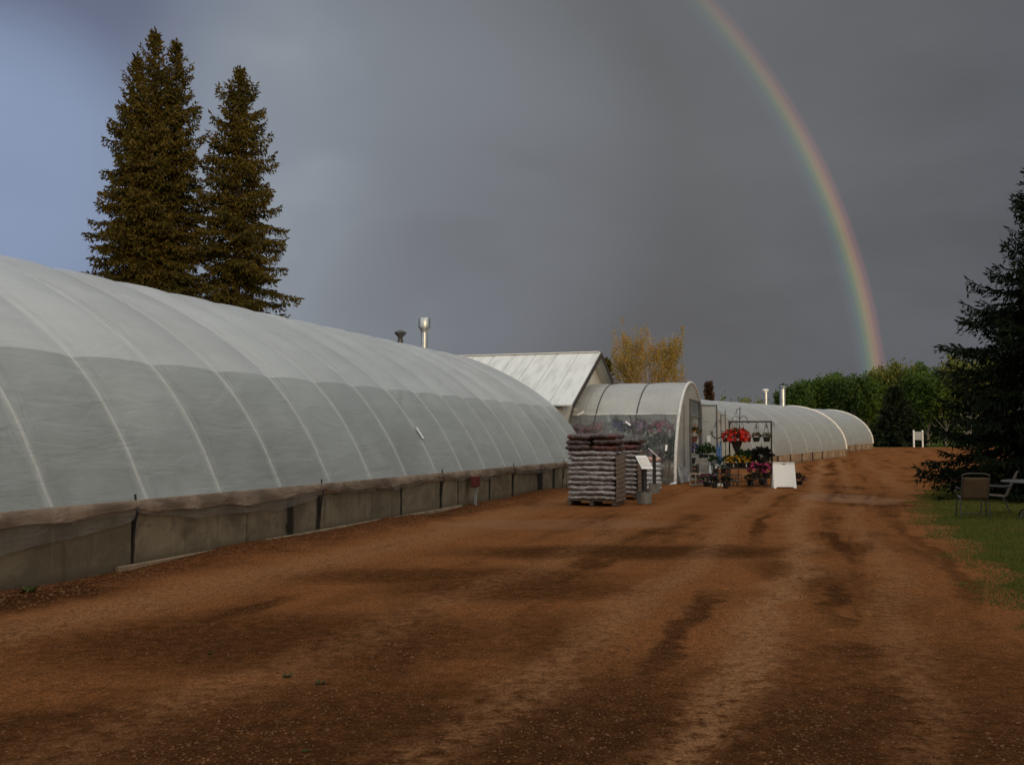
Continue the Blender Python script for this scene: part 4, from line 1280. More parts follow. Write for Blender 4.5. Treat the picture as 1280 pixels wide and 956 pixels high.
def stack(corner, nw, nt, word, wlab, tlab):
    """corner = front left foot; local x along the front (toward the road), y back"""
    ex = -NV; ey = DU
    def L(x, y, z): return corner + ex * x + ey * y + Vector((0, 0, z))
    # pallet
    o = thing('pallet', L(0.6, 0.52, 0), word[0], 'pallet', AX)
    b = MB()
    for k in range(6): b.box((0, -0.45 + k * 0.18, 0.125), (1.2, 0.12, 0.02), bev=0.003)
    b.build('deck', M('pallet_wood', (.10, .07, .045), (.06, .042, .03), .9), o)
    for xx in (-0.54, 0, 0.54):
        b = MB(); b.box((xx, 0, 0.06), (0.09, 1.02, 0.10), bev=0.005); b.build('runner', M('pallet_wood'), o)
    h = 0.116
    z = 0.135 + h / 2
    for k in range(nw):
        for row, yy in ((0, 0.27), (1, 0.79)):
            put(bagW[(k * 2 + row) % 3], L(0.6 + rb_.uniform(-.025, .025), yy + rb_.uniform(-.03, .03) * (1 - row), z), AX + (pi if k % 2 else 0) + rb_.uniform(-.012, .012), wlab, 'wrapped bags in the ' + word[2])
        z += h
    z += 0.01
    pos = ('left', 'right')
    for k in range(nt):
        for row, yy in ((0, 0.26), (1, 0.80)):
            for c_, xx in ((0, 0.29), (1, 0.91)):
                put(bagT[rb_.randrange(4)], L(xx + rb_.uniform(-.04, .03), yy + rb_.uniform(-.05, .05), z + (0.03 * xx if k else 0.0)), AX + (pi if rb_.random() < .5 else 0) + rb_.uniform(-.07, .07), tlab, 'loose bags on top of the ' + word[2], tilt=rb_.uniform(-.05, .05))
        z += 0.122
    # side wrap sheet
    b = MB(); top = 0.135 + nw * h
    def fn(i, j):
        y = -0.01 + i * 1.08
        zz = 0.10 + j * (top - 0.02 - 0.10 - 0.10 * (1 - i))
        return L(1.205 + 0.006 * sin(j * nw * 2 * pi + 1) + 0.02 * sin(pi * i) + 0.006 * sin(i * 9 + j * 5), y, zz)
    b.grid(fn, 14, 70)
    o = b.build('wrap_sheet', SHEET)
    md = o.modifiers.new('s', 'SOLIDIFY'); md.thickness = 0.006
    tag(o, word[1], 'plastic sheet')
SA = Vector((1.29, 22.85, 0))
stack(SA, 10, 3, ('low wooden pallet under the front bag stack', 'brown sheet wrapped over the right side of the front bag stack', 'front bag stack'),
      'silvery wrapped long bag in the lower layers of the front pallet stack', 'dark brown bag with red print on top of the front pallet stack')
SB = SA + DU * 2.6
stack(SB, 10, 2, ('low wooden pallet under the rear bag stack', 'brown sheet wrapped over the right side of the rear bag stack', 'rear bag stack'),
      'silvery wrapped long bag in the lower layers of the rear pallet stack', 'dark brown bag with red print on top of the rear pallet stack')

# ------------------------------------------------------------------ info stands by the bags
def stand(loc, h, lab, tilt, rz, bw):
    o = thing('info_stand', loc, lab, 'information stand', rz)
    b = MB(); b.lathe([(0.001, 0.0), (0.145, 0.0), (0.175, 0.27), (0.178, 0.29), (0.155, 0.29), (0.15, 0.25), (0.001, 0.25)], n=4 * 6)
    b.v = [(max(-.16, min(.16, x * 1.15)), max(-.16, min(.16, y * 1.15)), z) for x, y, z in b.v]
    b.build('base', M('concrete_planter', (0.20, 0.19, 0.16), (0.14, 0.135, 0.115), 0.9), o)
    b = MB(); b.box((0, 0, 0.25 + (h - .25) / 2), (0.10, 0.10, h - 0.25), bev=0.008); b.build('post', M('dark_post', (0.030, 0.024, 0.020), None, 0.7), o)
    b = MB(); b.box((0, 0, h + 0.02), (bw, 0.44, 0.022), bev=0.004, rot=Matrix.Rotation(tilt, 3, 'X')); b.build('board', WHITE, o)
    b = MB(); b.box((0, -0.012, h + 0.036), (bw - .06, 0.30, 0.004), rot=Matrix.Rotation(tilt, 3, 'X')); b.build('paper', M('pale_paper', (0.72, 0.66, 0.58), (0.60, 0.55, 0.48), .7, 20), o)
    return o
p = G(805.5, 629)
stand(p, 0.98, 'white slanted notice board on a dark post in the nearer concrete tub', radians(46), radians(25), 0.32)
p = G(818, 616)
stand(p, 1.12, 'white slanted notice board seen edge-on, on the farther dark post', radians(44), radians(84), 0.34)
# white sacks behind the stands
SACK = bag_mat('sack_white', (0.56, 0.57, 0.58), (0.34, 0.37, 0.40), (0.40, 0.42, 0.44), 0.7, 0.4, 0.1)
SACKO = bag_mat('sack_orange', (0.48, 0.20, 0.10), (0.40, 0.30, 0.24), (0.55, 0.5, 0.46), 0.6, 0.4, 0.1)
sw = bag_mesh(0.50, 0.36, 0.16, 91, 'sack', SACK); so = bag_mesh(0.50, 0.36, 0.16, 92, 'sack', SACKO)
p = G(816, 612.5)
for k in range(6):
    put(sw, p + Vector((rb_.uniform(-.02, .02), rb_.uniform(-.02, .02), 0.08 + k * 0.142)), AX + rb_.uniform(-.1, .1), 'white plastic sack in the pile behind the notice stands', 'white sacks behind the notice stands', 'sack')
put(so, p + Vector((0, 0, 0.08 + 6 * 0.142)), AX, 'orange and white sack on top of the pile behind the notice stands', None, 'sack')

# ------------------------------------------------------------------ plants
LGREEN = leafmat('plant_leaves', (0.035, 0.070, 0.016), (0.020, 0.042, 0.012), 0.2, 6)
LDARK = leafmat('plant_leaves_dark', (0.022, 0.020, 0.016), (0.012, 0.012, 0.010), 0.1, 6)
def petal(name, a, b_): return leafmat(name, a, b_, 0.25, 12, 0.5)
RED = petal('petal_red', (0.62, 0.040, 0.022), (0.44, 0.016, 0.012)); YELL = petal('petal_yellow', (0.62, 0.34, 0.020), (0.48, 0.24, 0.016))
PINK = petal('petal_pink', (0.50, 0.055, 0.15), (0.36, 0.03, 0.10)); PALEP = petal('petal_pale_pink', (0.56, 0.25, 0.34), (0.42, 0.12, 0.24))
BLUE = petal('petal_blue', (0.05, 0.055, 0.24), (0.03, 0.03, 0.14)); WHT = petal('petal_white', (0.72, 0.72, 0.68), (0.6, 0.6, 0.55)); LILAC = petal('petal_lilac', (0.40, 0.26, 0.38), (0.3, 0.18, 0.3))
POTB = M('black_pot', (0.016, 0.015, 0.014), None, 0.5); POTT = M('terracotta_pot', (0.16, 0.06, 0.035), None, 0.8); POTG = M('brown_pot', (0.09, 0.05, 0.03), None, 0.7)
def mound(b, c, rx, rz_, n, leaf, r, low=-0.2, wf=0.35):
    for k in range(n):
        v = rvec(r)
        if v.z < low: v.z = -v.z
        s = r.uniform(.45, 1.0)
        p = Vector((c[0] + v.x * rx * s, c[1] + v.y * rx * s, c[2] + v.z * rz_ * s))
        d = (v + rvec(r) * .7).normalized(); w = d.cross(rvec(r)).normalized()
        L_ = leaf * r.uniform(.6, 1.3); b.kite(p, d, w * L_ * wf, L_)
def blooms(b, c, rx, rz_, n, size, r, low=-0.15):
    for k in range(n):
        v = rvec(r)
        if v.z < low: v.z = -v.z
        s = r.uniform(.86, 1.10)
        p = Vector((c[0] + v.x * rx * s, c[1] + v.y * rx * s, c[2] + v.z * rz_ * s))
        nrm = (v + rvec(r) * .5).normalized(); a = nrm.orthogonal().normalized(); e = nrm.cross(a)
        sz_ = size * r.uniform(.65, 1.2)
        for q in range(5):
            w0 = 2 * pi * q / 5; d = a * cos(w0) + e * sin(w0) + nrm * r.uniform(.1, .6); d.normalize()
            w = nrm.cross(d).normalized()
            b.kite(p, d, w * sz_ * .42, sz_)
def potted(loc, label, pot=(0.12, 0.16), fol=(0.2, 0.18), flower=None, nl=160, nf=40, leaf=0.08, bloom=0.05, seed=1, potmat=None, name='potted_plant', cat='plant', leafm=None, hang=0.0, group=None, cone=False, low=-0.2):
    r = random.Random(seed)
    o = thing(name, loc, label, cat, 0, group)
    pr, ph = pot
    b = MB()
    if cone: b.lathe([(0.001, 0), (pr * .25, 0), (pr * .5, ph * .3), (pr * .95, ph * .93), (pr * 1.05, ph * .93), (pr * 1.05, ph), (pr * .9, ph), (pr * .85, ph * .9), (0.001, ph * .9)], n=20)
    else: b.lathe([(0.001, 0), (pr * .72, 0), (pr * .95, ph * .85), (pr * 1.04, ph * .85), (pr * 1.06, ph), (pr * .95, ph), (pr * .9, ph * .9), (0.001, ph * .9)], n=20)
    b.build('pot', potmat or POTB, o)
    rx, rz_ = fol; c = (0, 0, ph + rz_ * 0.35)
    b = MB(); mound(b, c, rx, rz_, nl, leaf, r, low); b.build('foliage', leafm or LGREEN, o, smooth=False)
    if flower:
        b = MB(); blooms(b, c, rx, rz_, nf, bloom, r, low); b.build('flowers', flower, o, smooth=False)
    if hang:
        b = MB()
        for k in range(3):
            w = 2 * pi * k / 3 + .4
            b.tube([(pr * cos(w), pr * sin(w), ph), (pr * .55 * cos(w), pr * .55 * sin(w), ph + (hang - ph) * .6), (0, 0, hang)], 0.007, 5)
        b.tube([(0, 0, hang - .01), (0, 0, hang + .05), (0.02, 0, hang + .075), (0.04, 0, hang + .06)], 0.006, 5)
        b.build('hanger', BLACKM, o)
    return o

# hanging baskets inside the clear side of the shop greenhouse
def SL(x, y, z): return SG.matrix_world @ Vector((x, y, z))
bpy.context.view_layer.update()
for (v, zz, fl, lab, sd, rx) in ((5.85, 1.62, PINK, 'pink flower basket hanging inside the short greenhouse nearest its door end', 1, .42), (6.68, 1.66, LILAC, 'lilac flower basket hanging inside the short greenhouse', 2, .36),
                            (7.53, 1.62, BLUE, 'blue flower basket hanging inside the short greenhouse', 3, .42), (8.22, 1.56, RED, 'red flower basket hanging inside the short greenhouse by a hoop', 4, .34), (8.88, 1.5, PINK, 'dark pink flower basket deepest inside the short greenhouse', 5, .36)):
    p = W(34.55, v, zz)
    potted(p, lab, (0.17, 0.18), (rx, 0.30), fl, 200, 110, 0.10, 0.07, sd + 60, POTG, 'hanging_basket', 'hanging basket', hang=0.85, group='baskets hanging in the short greenhouse')
b = MB(); b.tube([tuple(W(34.55, 5.3, 2.55)), tuple(W(34.55, 9.1, 2.45))], 0.022, 6); o = b.build('hanging_rail', STEEL, SG); o.matrix_parent_inverse = SG.matrix_world.inverted()
# plant bench inside
o = thing('plant_bench', W(35.3, 7.2), 'long bench of dark potted plants inside the short greenhouse', 'bench', AX)
b = MB(); b.box((0, 0, .72), (3.2, 1.0, .05)); b.build('bench_top', WOOD, o)
for xx in (-1.4, 0, 1.4):
    for yy in (-.42, .42):
        b = MB(); b.box((xx, yy, .37), (.07, .07, .65)); b.build('leg', WOOD, o)
for k in range(9):
    q = W(35.15 + (k % 2) * .35, 8.55 - k * 0.33, .745)
    potted(q, 'leafy dark green pot plant on the bench inside the short greenhouse', (0.1, .13), (0.22, 0.24), None, 110, 0, .10, .05, 500 + k, group='pot plants on the inside bench')
for k in range(6):
    potted(W(38.2 + .3 * (k % 2), 9.0 - k * .62, .05), 'tall leafy dark plant standing at the back inside the short greenhouse', (.2, .35), (0.46, 1.1), None, 300, 0, .2, .05, 540 + k, group='tall plants at the back of the short greenhouse')
# purple petunias near the corner inside
potted(W(34.2, 6.15, 0.05), 'purple flower pot inside the clear corner of the short greenhouse', (0.2, 0.55), (0.36, 0.42), petal('petal_purple', (0.20, 0.05, 0.14), (0.12, 0.03, 0.09)), 140, 70, .1, .07, 77)
# in the doorway
potted(W(38.15, 5.27, 1.42), 'flower basket hanging in the open doorway', (0.22, 0.24), (0.34, 0.30), petal('petal_orange', (0.45, 0.16, 0.05), (0.3, 0.2, 0.08)), 200, 40, .10, .06, 81, POTT, 'hanging_basket', 'hanging basket', hang=0.95)
potted(W(38.6, 5.40, 0.55), 'dense blue flowers standing in the open doorway', (0.2, 0.25), (0.52, 0.42), BLUE, 160, 160, .09, .07, 82)
o = thing('crate', W(38.6, 5.40, 0.045), 'dark slatted crate under the blue flowers in the doorway', 'crate', AX)
b = MB()
for k in range(3): b.box((0, 0.0, .07 + k * .17), (.62, .62, .09), bev=.006)
b.build('slats', M('dark_wood', (.05, .04, .032), None, .8), o)
b = MB()
for xx in (-.26, .26):
    for yy in (-.26, .26): b.box((xx, yy, .255), (.05, .05, .51))
b.build('posts', M('dark_wood'), o)
# concrete blocks by the door
def block(loc, rz, lab):
    b = MB(); Lb, Hb, Db, tk = 0.40, 0.20, 0.20, 0.035
    b.box((0, 0, tk / 2), (Lb, Db, tk), bev=.004); b.box((0, 0, Hb - tk / 2), (Lb, Db, tk), bev=.004)
    for xx in (-Lb / 2 + tk / 2, 0, Lb / 2 - tk / 2): b.box((xx, 0, Hb / 2), (tk, Db - .004, Hb - 2 * tk - .002))
    o = b.build('concrete_block', M('block_concrete', (.30, .26, .20), (.22, .19, .15), .95)); o.location = loc; o.rotation_euler = (0, 0, rz)
    return tag(o, lab, 'concrete block', 'hollow blocks by the door')
pb = G(869.5, 606.5); pb2 = G(876, 606.0)
for k in range(2):
    for q, nm in ((pb, 'left'), (pb2 + Vector((0.14, 0, 0)), 'right')):
        block(q + Vector((0, 0, k * 0.203)), radians(-6), f'hollow concrete block by the door, {"upper" if k else "lower"} {nm} of four')

# ---- display rack
YR = 32.0
rl = P(911.5, 527, YR); rr_ = P(964, 529.5, YR)
o = thing('display_rack', ((rl.x + rr_.x) / 2, YR, 0), 'square dark metal frame with hooks holding small hanging baskets', 'rack')
hw_ = (rr_.x - rl.x) / 2; ht = rl.z
for sx_ in (-1, 1):
    b = MB(); b.box((sx_ * hw_, 0, ht / 2), (0.045, 0.045, ht), bev=.005); b.box((sx_ * hw_, 0.0, 0.02), (0.05, 0.7, 0.035)); b.build('upright', BLACKM, o)
b = MB(); b.box((0, 0, ht + 0.0), (2 * hw_ + .06, 0.05, 0.055), bev=.006); b.build('top_bar', BLACKM, o)
b = MB(); b.box((0, 0, 0.62), (2 * hw_ - .05, 0.03, 0.03)); b.build('lower_bar', BLACKM, o)
for px in (913, 927, 946, 957, 966):
    xx = (px - 640) / F * YR - (rl.x + rr_.x) / 2
    b = MB(); b.tube([(xx, -.03, ht - .02), (xx - .03, -.03, ht - .14), (xx - .06, -.03, ht - .23)], .007, 5); b.tube([(xx, -.03, ht - .02), (xx + .04, -.03, ht - .13), (xx + .055, -.03, ht - .2)], .007, 5)
    b.build('hook', BLACKM, o)
for px, fl, lab, sd in ((945.5, petal('petal_rose', (.36, .10, .09), (.2, .12, .07)), 'left small black basket hanging from the dark rack', 91), (958.5, petal('petal_rust', (.30, .09, .05), (.5, .45, .38)), 'right small black basket hanging from the dark rack', 92)):
    q = P(px, 552, YR - .03)
    potted(q, lab, (0.125, 0.15), (0.15, 0.10), fl, 110, 22, .06, .04, sd, POTB, 'hanging_basket', 'hanging basket', hang=ht - q.z - 0.09)

# shepherd hooks
def arc(c, r, a0, a1, n=12, ax='x'):
    return [Vector((c[0] + r * cos(a0 + (a1 - a0) * i / n), c[1], c[2] + r * sin(a0 + (a1 - a0) * i / n))) for i in range(n + 1)]
def crook(loc, h, arms, lab, lean=0.0, rz=0.0):
    o = thing('shepherd_hook', loc, lab, 'plant hook', rz)
    b = MB(); b.tube([(0, 0, -.05), (lean, 0, h)], .013, 6)
    b.lathe([(0.001, -.02), (.02, 0), (.012, .05), (0.001, .09)], (lean, 0, h), 8)
    b.build('pole', BLACKM, o)
    for s, z, r in arms:
        b = MB(); x0 = lean * z / h
        pts = [Vector((x0, 0, z - r * .9))] + arc((x0 + s * r, 0, z), r, pi if s > 0 else 0, 0 if s > 0 else pi) 
        e = pts[-1]
        pts += [e + Vector((0, 0, -.08)), e + Vector((s * .03, 0, -.12)), e + Vector((s * .07, 0, -.09))]
        b.tube(pts, .010, 6); b.build('arm', BLACKM, o)
    return o
q = P(922.5, 600, 32.6); q.z = 0
crook(q, P(926, 511, 32.6).z, [(1, P(926, 525, 32.6).z, .13), (-1, P(926, 525, 32.6).z, .13), (-1, P(926, 513, 32.6).z, .06)], 'tall dark double plant hook leaning behind the red flowers', lean=.10)
q = P(907.5, 600, 32.9); q.z = 0
crook(q, P(907, 515, 32.9).z, [(-1, P(907, 521, 32.9).z, .07)], 'straight thin plant hook left of the red flowers')
q = P(902, 600, 33.4); q.z = 0
crook(q, P(903, 520, 33.4).z, [(-1, P(903, 530, 33.4).z, .10), (1, P(903, 548, 33.4).z, .05)], 'short dark plant hook with curled arm near the open door')
q = P(897, 600, 33.8); q.z = 0
o = thing('shepherd_hook', q, 'dark plant hook with upturned cup-shaped arms beside the open door', 'plant hook')
b = MB(); b.tube([(0, 0, -.05), (0, 0, P(897, 548, 33.8).z)], .013, 6); b.build('pole', BLACKM, o)
zc = P(897, 541, 33.8).z
b = MB(); b.tube(arc((0, 0, zc), .19, pi * .97, 2 * pi * 1.015, 16), .022, 6); b.build('arm', BLACKM, o)
b = MB()
for s in (-1, 1): b.tube(arc((s * .19, 0, zc + .02), .05, 0, 2 * pi, 10), .012, 6)
b.build('curl', BLACKM, o)

# big red flowering cone basket hung on the tall hook
q = P(921, 566, 31.4)
potted(q, 'large red flowering basket in a black cone pot at the centre of the display', (0.20, 0.40), (0.42, 0.26), RED, 230, 150, .13, .085, 101, POTB, 'hanging_basket', 'hanging basket', hang=P(921, 526, 31.4).z - q.z, cone=True, low=-.35, leafm=leafmat('begonia_leaves', (.05, .055, .02), (.09, .04, .02), .2, 6))
# table
q = P(924, 600, 32.0); q.z = 0
o = thing('display_table', q, 'long dark table with curved metal legs under the yellow flowers', 'table')
zt = P(924, 584, 32.0).z
b = MB(); b.box((0.15, 0, zt - .02), (1.35, .65, .04), bev=.008); b.build('tabletop', M('dark_wood'), o)
for s in (-.38, .62):
    for yy in (-.25, .25):
        b = MB(); b.tube([(s, yy, zt - .04), (s, yy, zt * .62), (s - .08, yy, zt * .42), (s - .24, yy, zt * .32), (s - .30, yy, 0)], .018, 6)
        b.build('leg', BLACKM, o)
        b = MB(); b.tube([(s, yy, zt * .45), (s + .10, yy, zt * .38), (s + .22, yy, zt * .28), (s + .26, yy, 0)], .016, 6); b.build('leg', BLACKM, o)
for k, (px, pyb) in enumerate(((913, 583), (921, 583), (929, 583), (937, 583))):
    q = P(px, pyb, 31.85); q.z = zt
    potted(q, ('yellow flower pot at the left end of the table row', 'second yellow flower pot from the left on the table', 'third yellow flower pot from the left on the table', 'yellow flower pot at the right end of the table row')[k], (0.10, 0.15), (0.155, 0.16), YELL, 110, 42, .08, .05, 110 + k, POTB, group='yellow flower pots on the table')
for k, (px, Y, sd) in enumerate(((927, 32.25, 1), (938, 32.25, 2))):
    q = P(px, 583, Y); q.z = zt
    potted(q, ('bushy green plant behind the yellow flowers, left', 'bushy green plant behind the yellow flowers, right')[k], (0.11, 0.28), (0.20, 0.20), None, 170, 0, .10, .05, 120 + k, POTB)
# big dark-leaved globe
q = P(952, 580, 31.6)
potted(q, 'big round dark-leaved hanging plant beside the white board', (0.16, 0.16), (0.33, 0.27), None, 520, 0, .12, .05, 131, POTB, 'hanging_basket', 'hanging basket', leafm=LDARK, hang=P(951, 556, 31.6).z - q.z, low=-.5)
o = thing('plant_stool', Vector((q.x, 31.6, 0)), 'black wire stool holding up the round dark plant', 'stool')
b = MB(); b.lathe([(.17, q.z - .03), (.19, q.z - .03), (.19, q.z - .002), (.17, q.z - .002), (.001, q.z - .006)], n=16); b.build('seat', BLACKM, o)
for k in range(4):
    w = pi / 4 + k * pi / 2
    b = MB(); b.tube([(.15 * cos(w), .15 * sin(w), q.z - .03), (.2 * cos(w), .2 * sin(w), 0)], .011, 6); b.build('leg', BLACKM, o)
# pink flowers below it
for k, (px, py, lab) in enumerate(((945, 597, 'pink flowering pot left of the stool under the dark round plant'), (958.5, 596, 'pink flowering pot next to the white sandwich board'))):
    q = P(px, py, 31.2)
    oo = potted(Vector((q.x, q.y, 0.32)), lab, (0.14, 0.16), (0.24, 0.22), PINK, 150, 60, .09, .055, 140 + k, POTB, low=-.4, leafm=leafmat('plum_leaves', (.05, .02, .024), (.03, .028, .014), .15, 6))
    o = thing('plant_stand', Vector((q.x, q.y, 0)), ('low wire stand under the left pink flowers', 'low wire stand under the pink flowers by the board')[k], 'plant stand')
    b = MB(); b.lathe([(.12, .295), (.14, .295), (.14, .318), (.12, .318)], n=14); b.build('ring', BLACKM, o)
    for e in range(3):
        w = e * 2.094
        b = MB(); b.tube([(.13 * cos(w), .13 * sin(w), .30), (.15 * cos(w), .15 * sin(w), 0)], .009, 5); b.build('leg', BLACKM, o)
# pots on the ground
for k, (px, py, lab) in enumerate(((938, 606.5, 'left of two black pots on the ground under the table end'), (953, 606.5, 'right of two black pots on the ground under the pink flowers'))):
    potted(G(px, py), lab, (0.125, 0.19), (0.17, 0.13), petal('petal_cream', (.4, .3, .2), (.3, .2, .1)), 130, 8, .08, .04, 150 + k, POTB)
potted(G(999, 606.5), 'dark low plant on the gravel right of the white sandwich board', (0.12, 0.14), (0.22, 0.17), PINK, 130, 6, .09, .04, 160, POTB, leafm=LDARK)
# metal frame crate under the table
q = G(918, 602)
o = thing('wire_crate', q, 'open dark square-framed crate on the ground below the table', 'crate', radians(8))
b = MB()
cx, cy, cz = .20, .16, .26
for z in (.02, cz):
    b.tube([(-cx, -cy, z), (cx, -cy, z), (cx, cy, z), (-cx, cy, z), (-cx, -cy, z)], .012, 5)
for x_, y_ in ((-cx, -cy), (0, -cy), (cx, -cy), (cx, cy), (0, cy), (-cx, cy)): b.tube([(x_, y_, .02), (x_, y_, cz)], .011, 5)
b.tube([(-cx, -cy, .14), (cx, -cy, .14)], .009, 5)
b.build('frame', BLACKM, o)
b = MB(); b.box((0, 0, .03), (2 * cx - .03, 2 * cy - .03, .012)); b.build('base', WOOD, o)
# left part: draped box, plants, blue bottles, chair stand
q = G(884, 603)
o = thing('draped_box', q, 'waist-high box draped in pale plastic below the green plants by the door', 'box', radians(-8))
zt2 = P(884, 573, q.y).z
b = MB(); b.grid(lambda i, j: (-.30 + .6 * i, -.26 - .05 * j - .02 * sin(i * 19) * j, zt2 + .012 - (zt2 - .06) * j), 30, 8)
b.grid(lambda i, j: (.305 + .05 * j + .02 * sin(i * 17) * j, -.26 + .52 * i, zt2 + .012 - (zt2 - .06) * j), 20, 8)
b.grid(lambda i, j: (-.30 + .6 * i, -.26 + .52 * j, zt2 + .012 + .006 * sin(i * 20 + j * 9)), 12, 10)
b.build('drape', film_mat('film_drape', .12, (.42, .39, .34), .35, .9), o)
b = MB(); b.box((0, 0, zt2 / 2), (.56, .48, zt2 - .01), bev=.01); b.build('box', M('dull_box', (.22, .19, .15), None, .85), o)
for k, (dx, dy, hgt, lab) in enumerate(((-.2, -.05, .20, 'green plant at the left end of the draped box'), (.16, .05, .24, 'green plant at the right end of the draped box'), (.0, .12, .30, 'tallest pointed green plant at the back of the draped box'))):
    potted(q + Vector((dx, dy, zt2 + .022)), lab, (.09, .12), (.16, hgt), None, 150, 0, .09, .05, 170 + k, POTB)
q2 = P(901, 568, 32.8)
for k, (px, pyt, lab) in enumerate(((897.5, 553, 'left blue bottle among the green plants'), (900.5, 551.5, 'right blue bottle among the green plants'))):
    z0_ = .62
    b = MB(); hh = P(px, pyt, 32.9).z - z0_
    b.lathe([(.001, 0), (.045, 0), (.048, .02), (.048, hh * .7), (.02, hh * .86), (.02, hh), (.001, hh)], n=14)
    o = b.build('bottle', M('blue_glass', (.06, .16, .34), (.04, .12, .27), .25)); o.location = (P(px, 570, 32.9).x, 32.9, z0_)
    tag(o, lab, 'bottle')
o = thing('plant_shelf', Vector((P(901, 590, 32.9).x, 32.9, 0)), 'narrow dark shelf behind the white pots holding bottles and plants', 'shelf')
b = MB(); b.box((0, 0, .60), (.62, .34, .035), bev=.005); b.build('shelf', M('dark_wood'), o)
for xx in (-.27, .27):
    for yy in (-.13, .13):
        b = MB(); b.box((xx, yy, .29), (.04, .04, .58)); b.build('leg', M('dark_wood'), o)
for k, dx in enumerate((-.22, .2)):
    potted(Vector((P(901, 590, 32.9).x + dx, 32.88, .62)), ('bushy green plant left of the blue bottles', 'bushy green plant right of the blue bottles')[k], (.09, .12), (.18, .17), None, 140, 0, .09, .05, 180 + k, POTB)
# black garden chair carrying white flowered pots
q = G(900, 607)
o = thing('plant_chair', q, 'black metal garden chair used as plant stand in front of the shelf', 'chair', radians(20))
b = MB(); b.box((0, 0, .42), (.40, .38, .03), bev=.008); b.build('seat', BLACKM, o)
for xx in (-.18, .18):
    for yy in (-.17, .17):
        b = MB(); b.tube([(xx, yy, .42), (xx * 1.15, yy * 1.15, 0)], .016, 6); b.build('leg', BLACKM, o)
b = MB(); b.tube([(-.18, .18, .42), (-.18, .24, .80), (0, .25, .86), (.18, .24, .80), (.18, .18, .42)], .014, 6)
for xx in (-.09, 0, .09): b.tube([(xx, .18, .43), (xx, .245, .82)], .008, 5)
b.build('backrest', BLACKM, o)
for k, (dx, dy, zz, lab) in enumerate(((-.14, -.05, .437, 'white flowering pot on the left of the black garden chair'), (.10, -.06, .437, 'white flowering pot on the right of the black garden chair'))):
    potted(q + Vector((dx, dy, zz)), lab, (.08, .12), (.10, .13), WHT, 50, 14, .07, .06, 190 + k, POTB)
b = MB(); b.box((0, 0, .045), (.34, .2, .09), bev=.01); ot = b.build('tray', WHITEP); ot.location = G(903, 612) + Vector((.05, -.05, 0)); ot.location = q + Vector((.0, -.32, 0)); ot.rotation_euler = (0, 0, .3)
tag(ot, 'low pale tray on the gravel before the black garden chair', 'tray')
o = thing('white_placard', G(889, 606), 'narrow pale leaning placard between purple flowers and garden chair', 'placard', radians(15))
b = MB(); b.box((0, 0, .33), (.14, .02, .66), rot=Matrix.Rotation(radians(-14), 3, 'X') @ Matrix.Rotation(radians(10), 3, 'Y'), bev=.004); b.build('panel', WHITEP, o)
potted(G(884, 608.5), 'low purple flowers on the ground beside the concrete blocks', (.14, .16), (.27, .20), petal('petal_plum', (.16, .03, .07), (.10, .02, .05)), 150, 60, .08, .055, 195, POTB)
potted(G(907.5, 610), 'dark leafy pot on the ground right of the garden chair', (.11, .17), (.13, .16), None, 120, 0, .08, .05, 196, POTB, leafm=LDARK)
potted(G(893, 610), 'dark leafy pot on the ground left of the garden chair', (.10, .17), (.12, .15), None, 120, 0, .08, .05, 197, POTB, leafm=LDARK)

# ---- blank white sandwich board
q = G(980, 610)
o = thing('sandwich_board', q, 'blank white folding sandwich board on the gravel right of the plants', 'sign board', radians(-4))
def panel(sign):
    b = MB(); n = 0
    w0, w1, h = .335, .355, .84
    tl = radians(13) * sign
    def T(x, z, off): 
        y0 = sign * -(.19) * (1 - z / h) + off
        return (x, y0, z * .985 + .0)
    out = [(-w0, h), (w0, h), (w1, .09), (w1, 0), (w1 - .07, 0), (w1 - .10, .05), (-w1 + .10, .05), (-w1 + .07, 0), (-w1, 0), (-w1, .09)]
    hole = [(-.05, h - .06), (.05, h - .06), (.05, h - .09), (-.05, h - .09)]
    fr, bk = [], []
    for off, L_ in ((0.0, fr), (.03 * sign, bk)):
        for x, z in out: L_.append(T(x, z, off))
    # split front faces around the handle slot
    for off, flip in ((0.0, sign > 0), (.03 * sign, sign < 0)):
        parts = [[(-w0, h), (-.05, h), (-.05, h - .10), (-w0 - .005, h - .10)], [(.05, h), (w0, h), (w0 + .005, h - .10), (.05, h - .10)], [(-.05, h), (.05, h), (.05, h - .055), (-.05, h - .055)], [(-.05, h - .085), (.05, h - .085), (.05, h - .10), (-.05, h - .10)],
                 [(-w0 - .005, h - .10), (-.05, h - .10), (.05, h - .10), (w0 + .005, h - .10), (w1, .09), (w1 - .10, .05), (-w1 + .10, .05), (-w1, .09)],
                 [(-w1, .09), (-w1 + .10, .05), (-w1 + .07, 0), (-w1, 0)], [(w1 - .10, .05), (w1, .09), (w1, 0), (w1 - .07, 0)]]
        for pp in parts:
            f = [T(x, z, off) for x, z in pp]
            b.face(f if flip else f[::-1])
    m_ = len(out)
    for i in range(m_):
        j = (i + 1) % m_; b.face([fr[i], fr[j], bk[j], bk[i]])
    b.build('panel', M('bright_white_plastic', (.86, .86, .82), (.82, .82, .78), .5, 3, .03), o, smooth=False)
panel(1); panel(-1)
b = MB(); b.box((0, 0, .80), (.24, .02, .10)); b.build('handle_block', BLACKM, o)

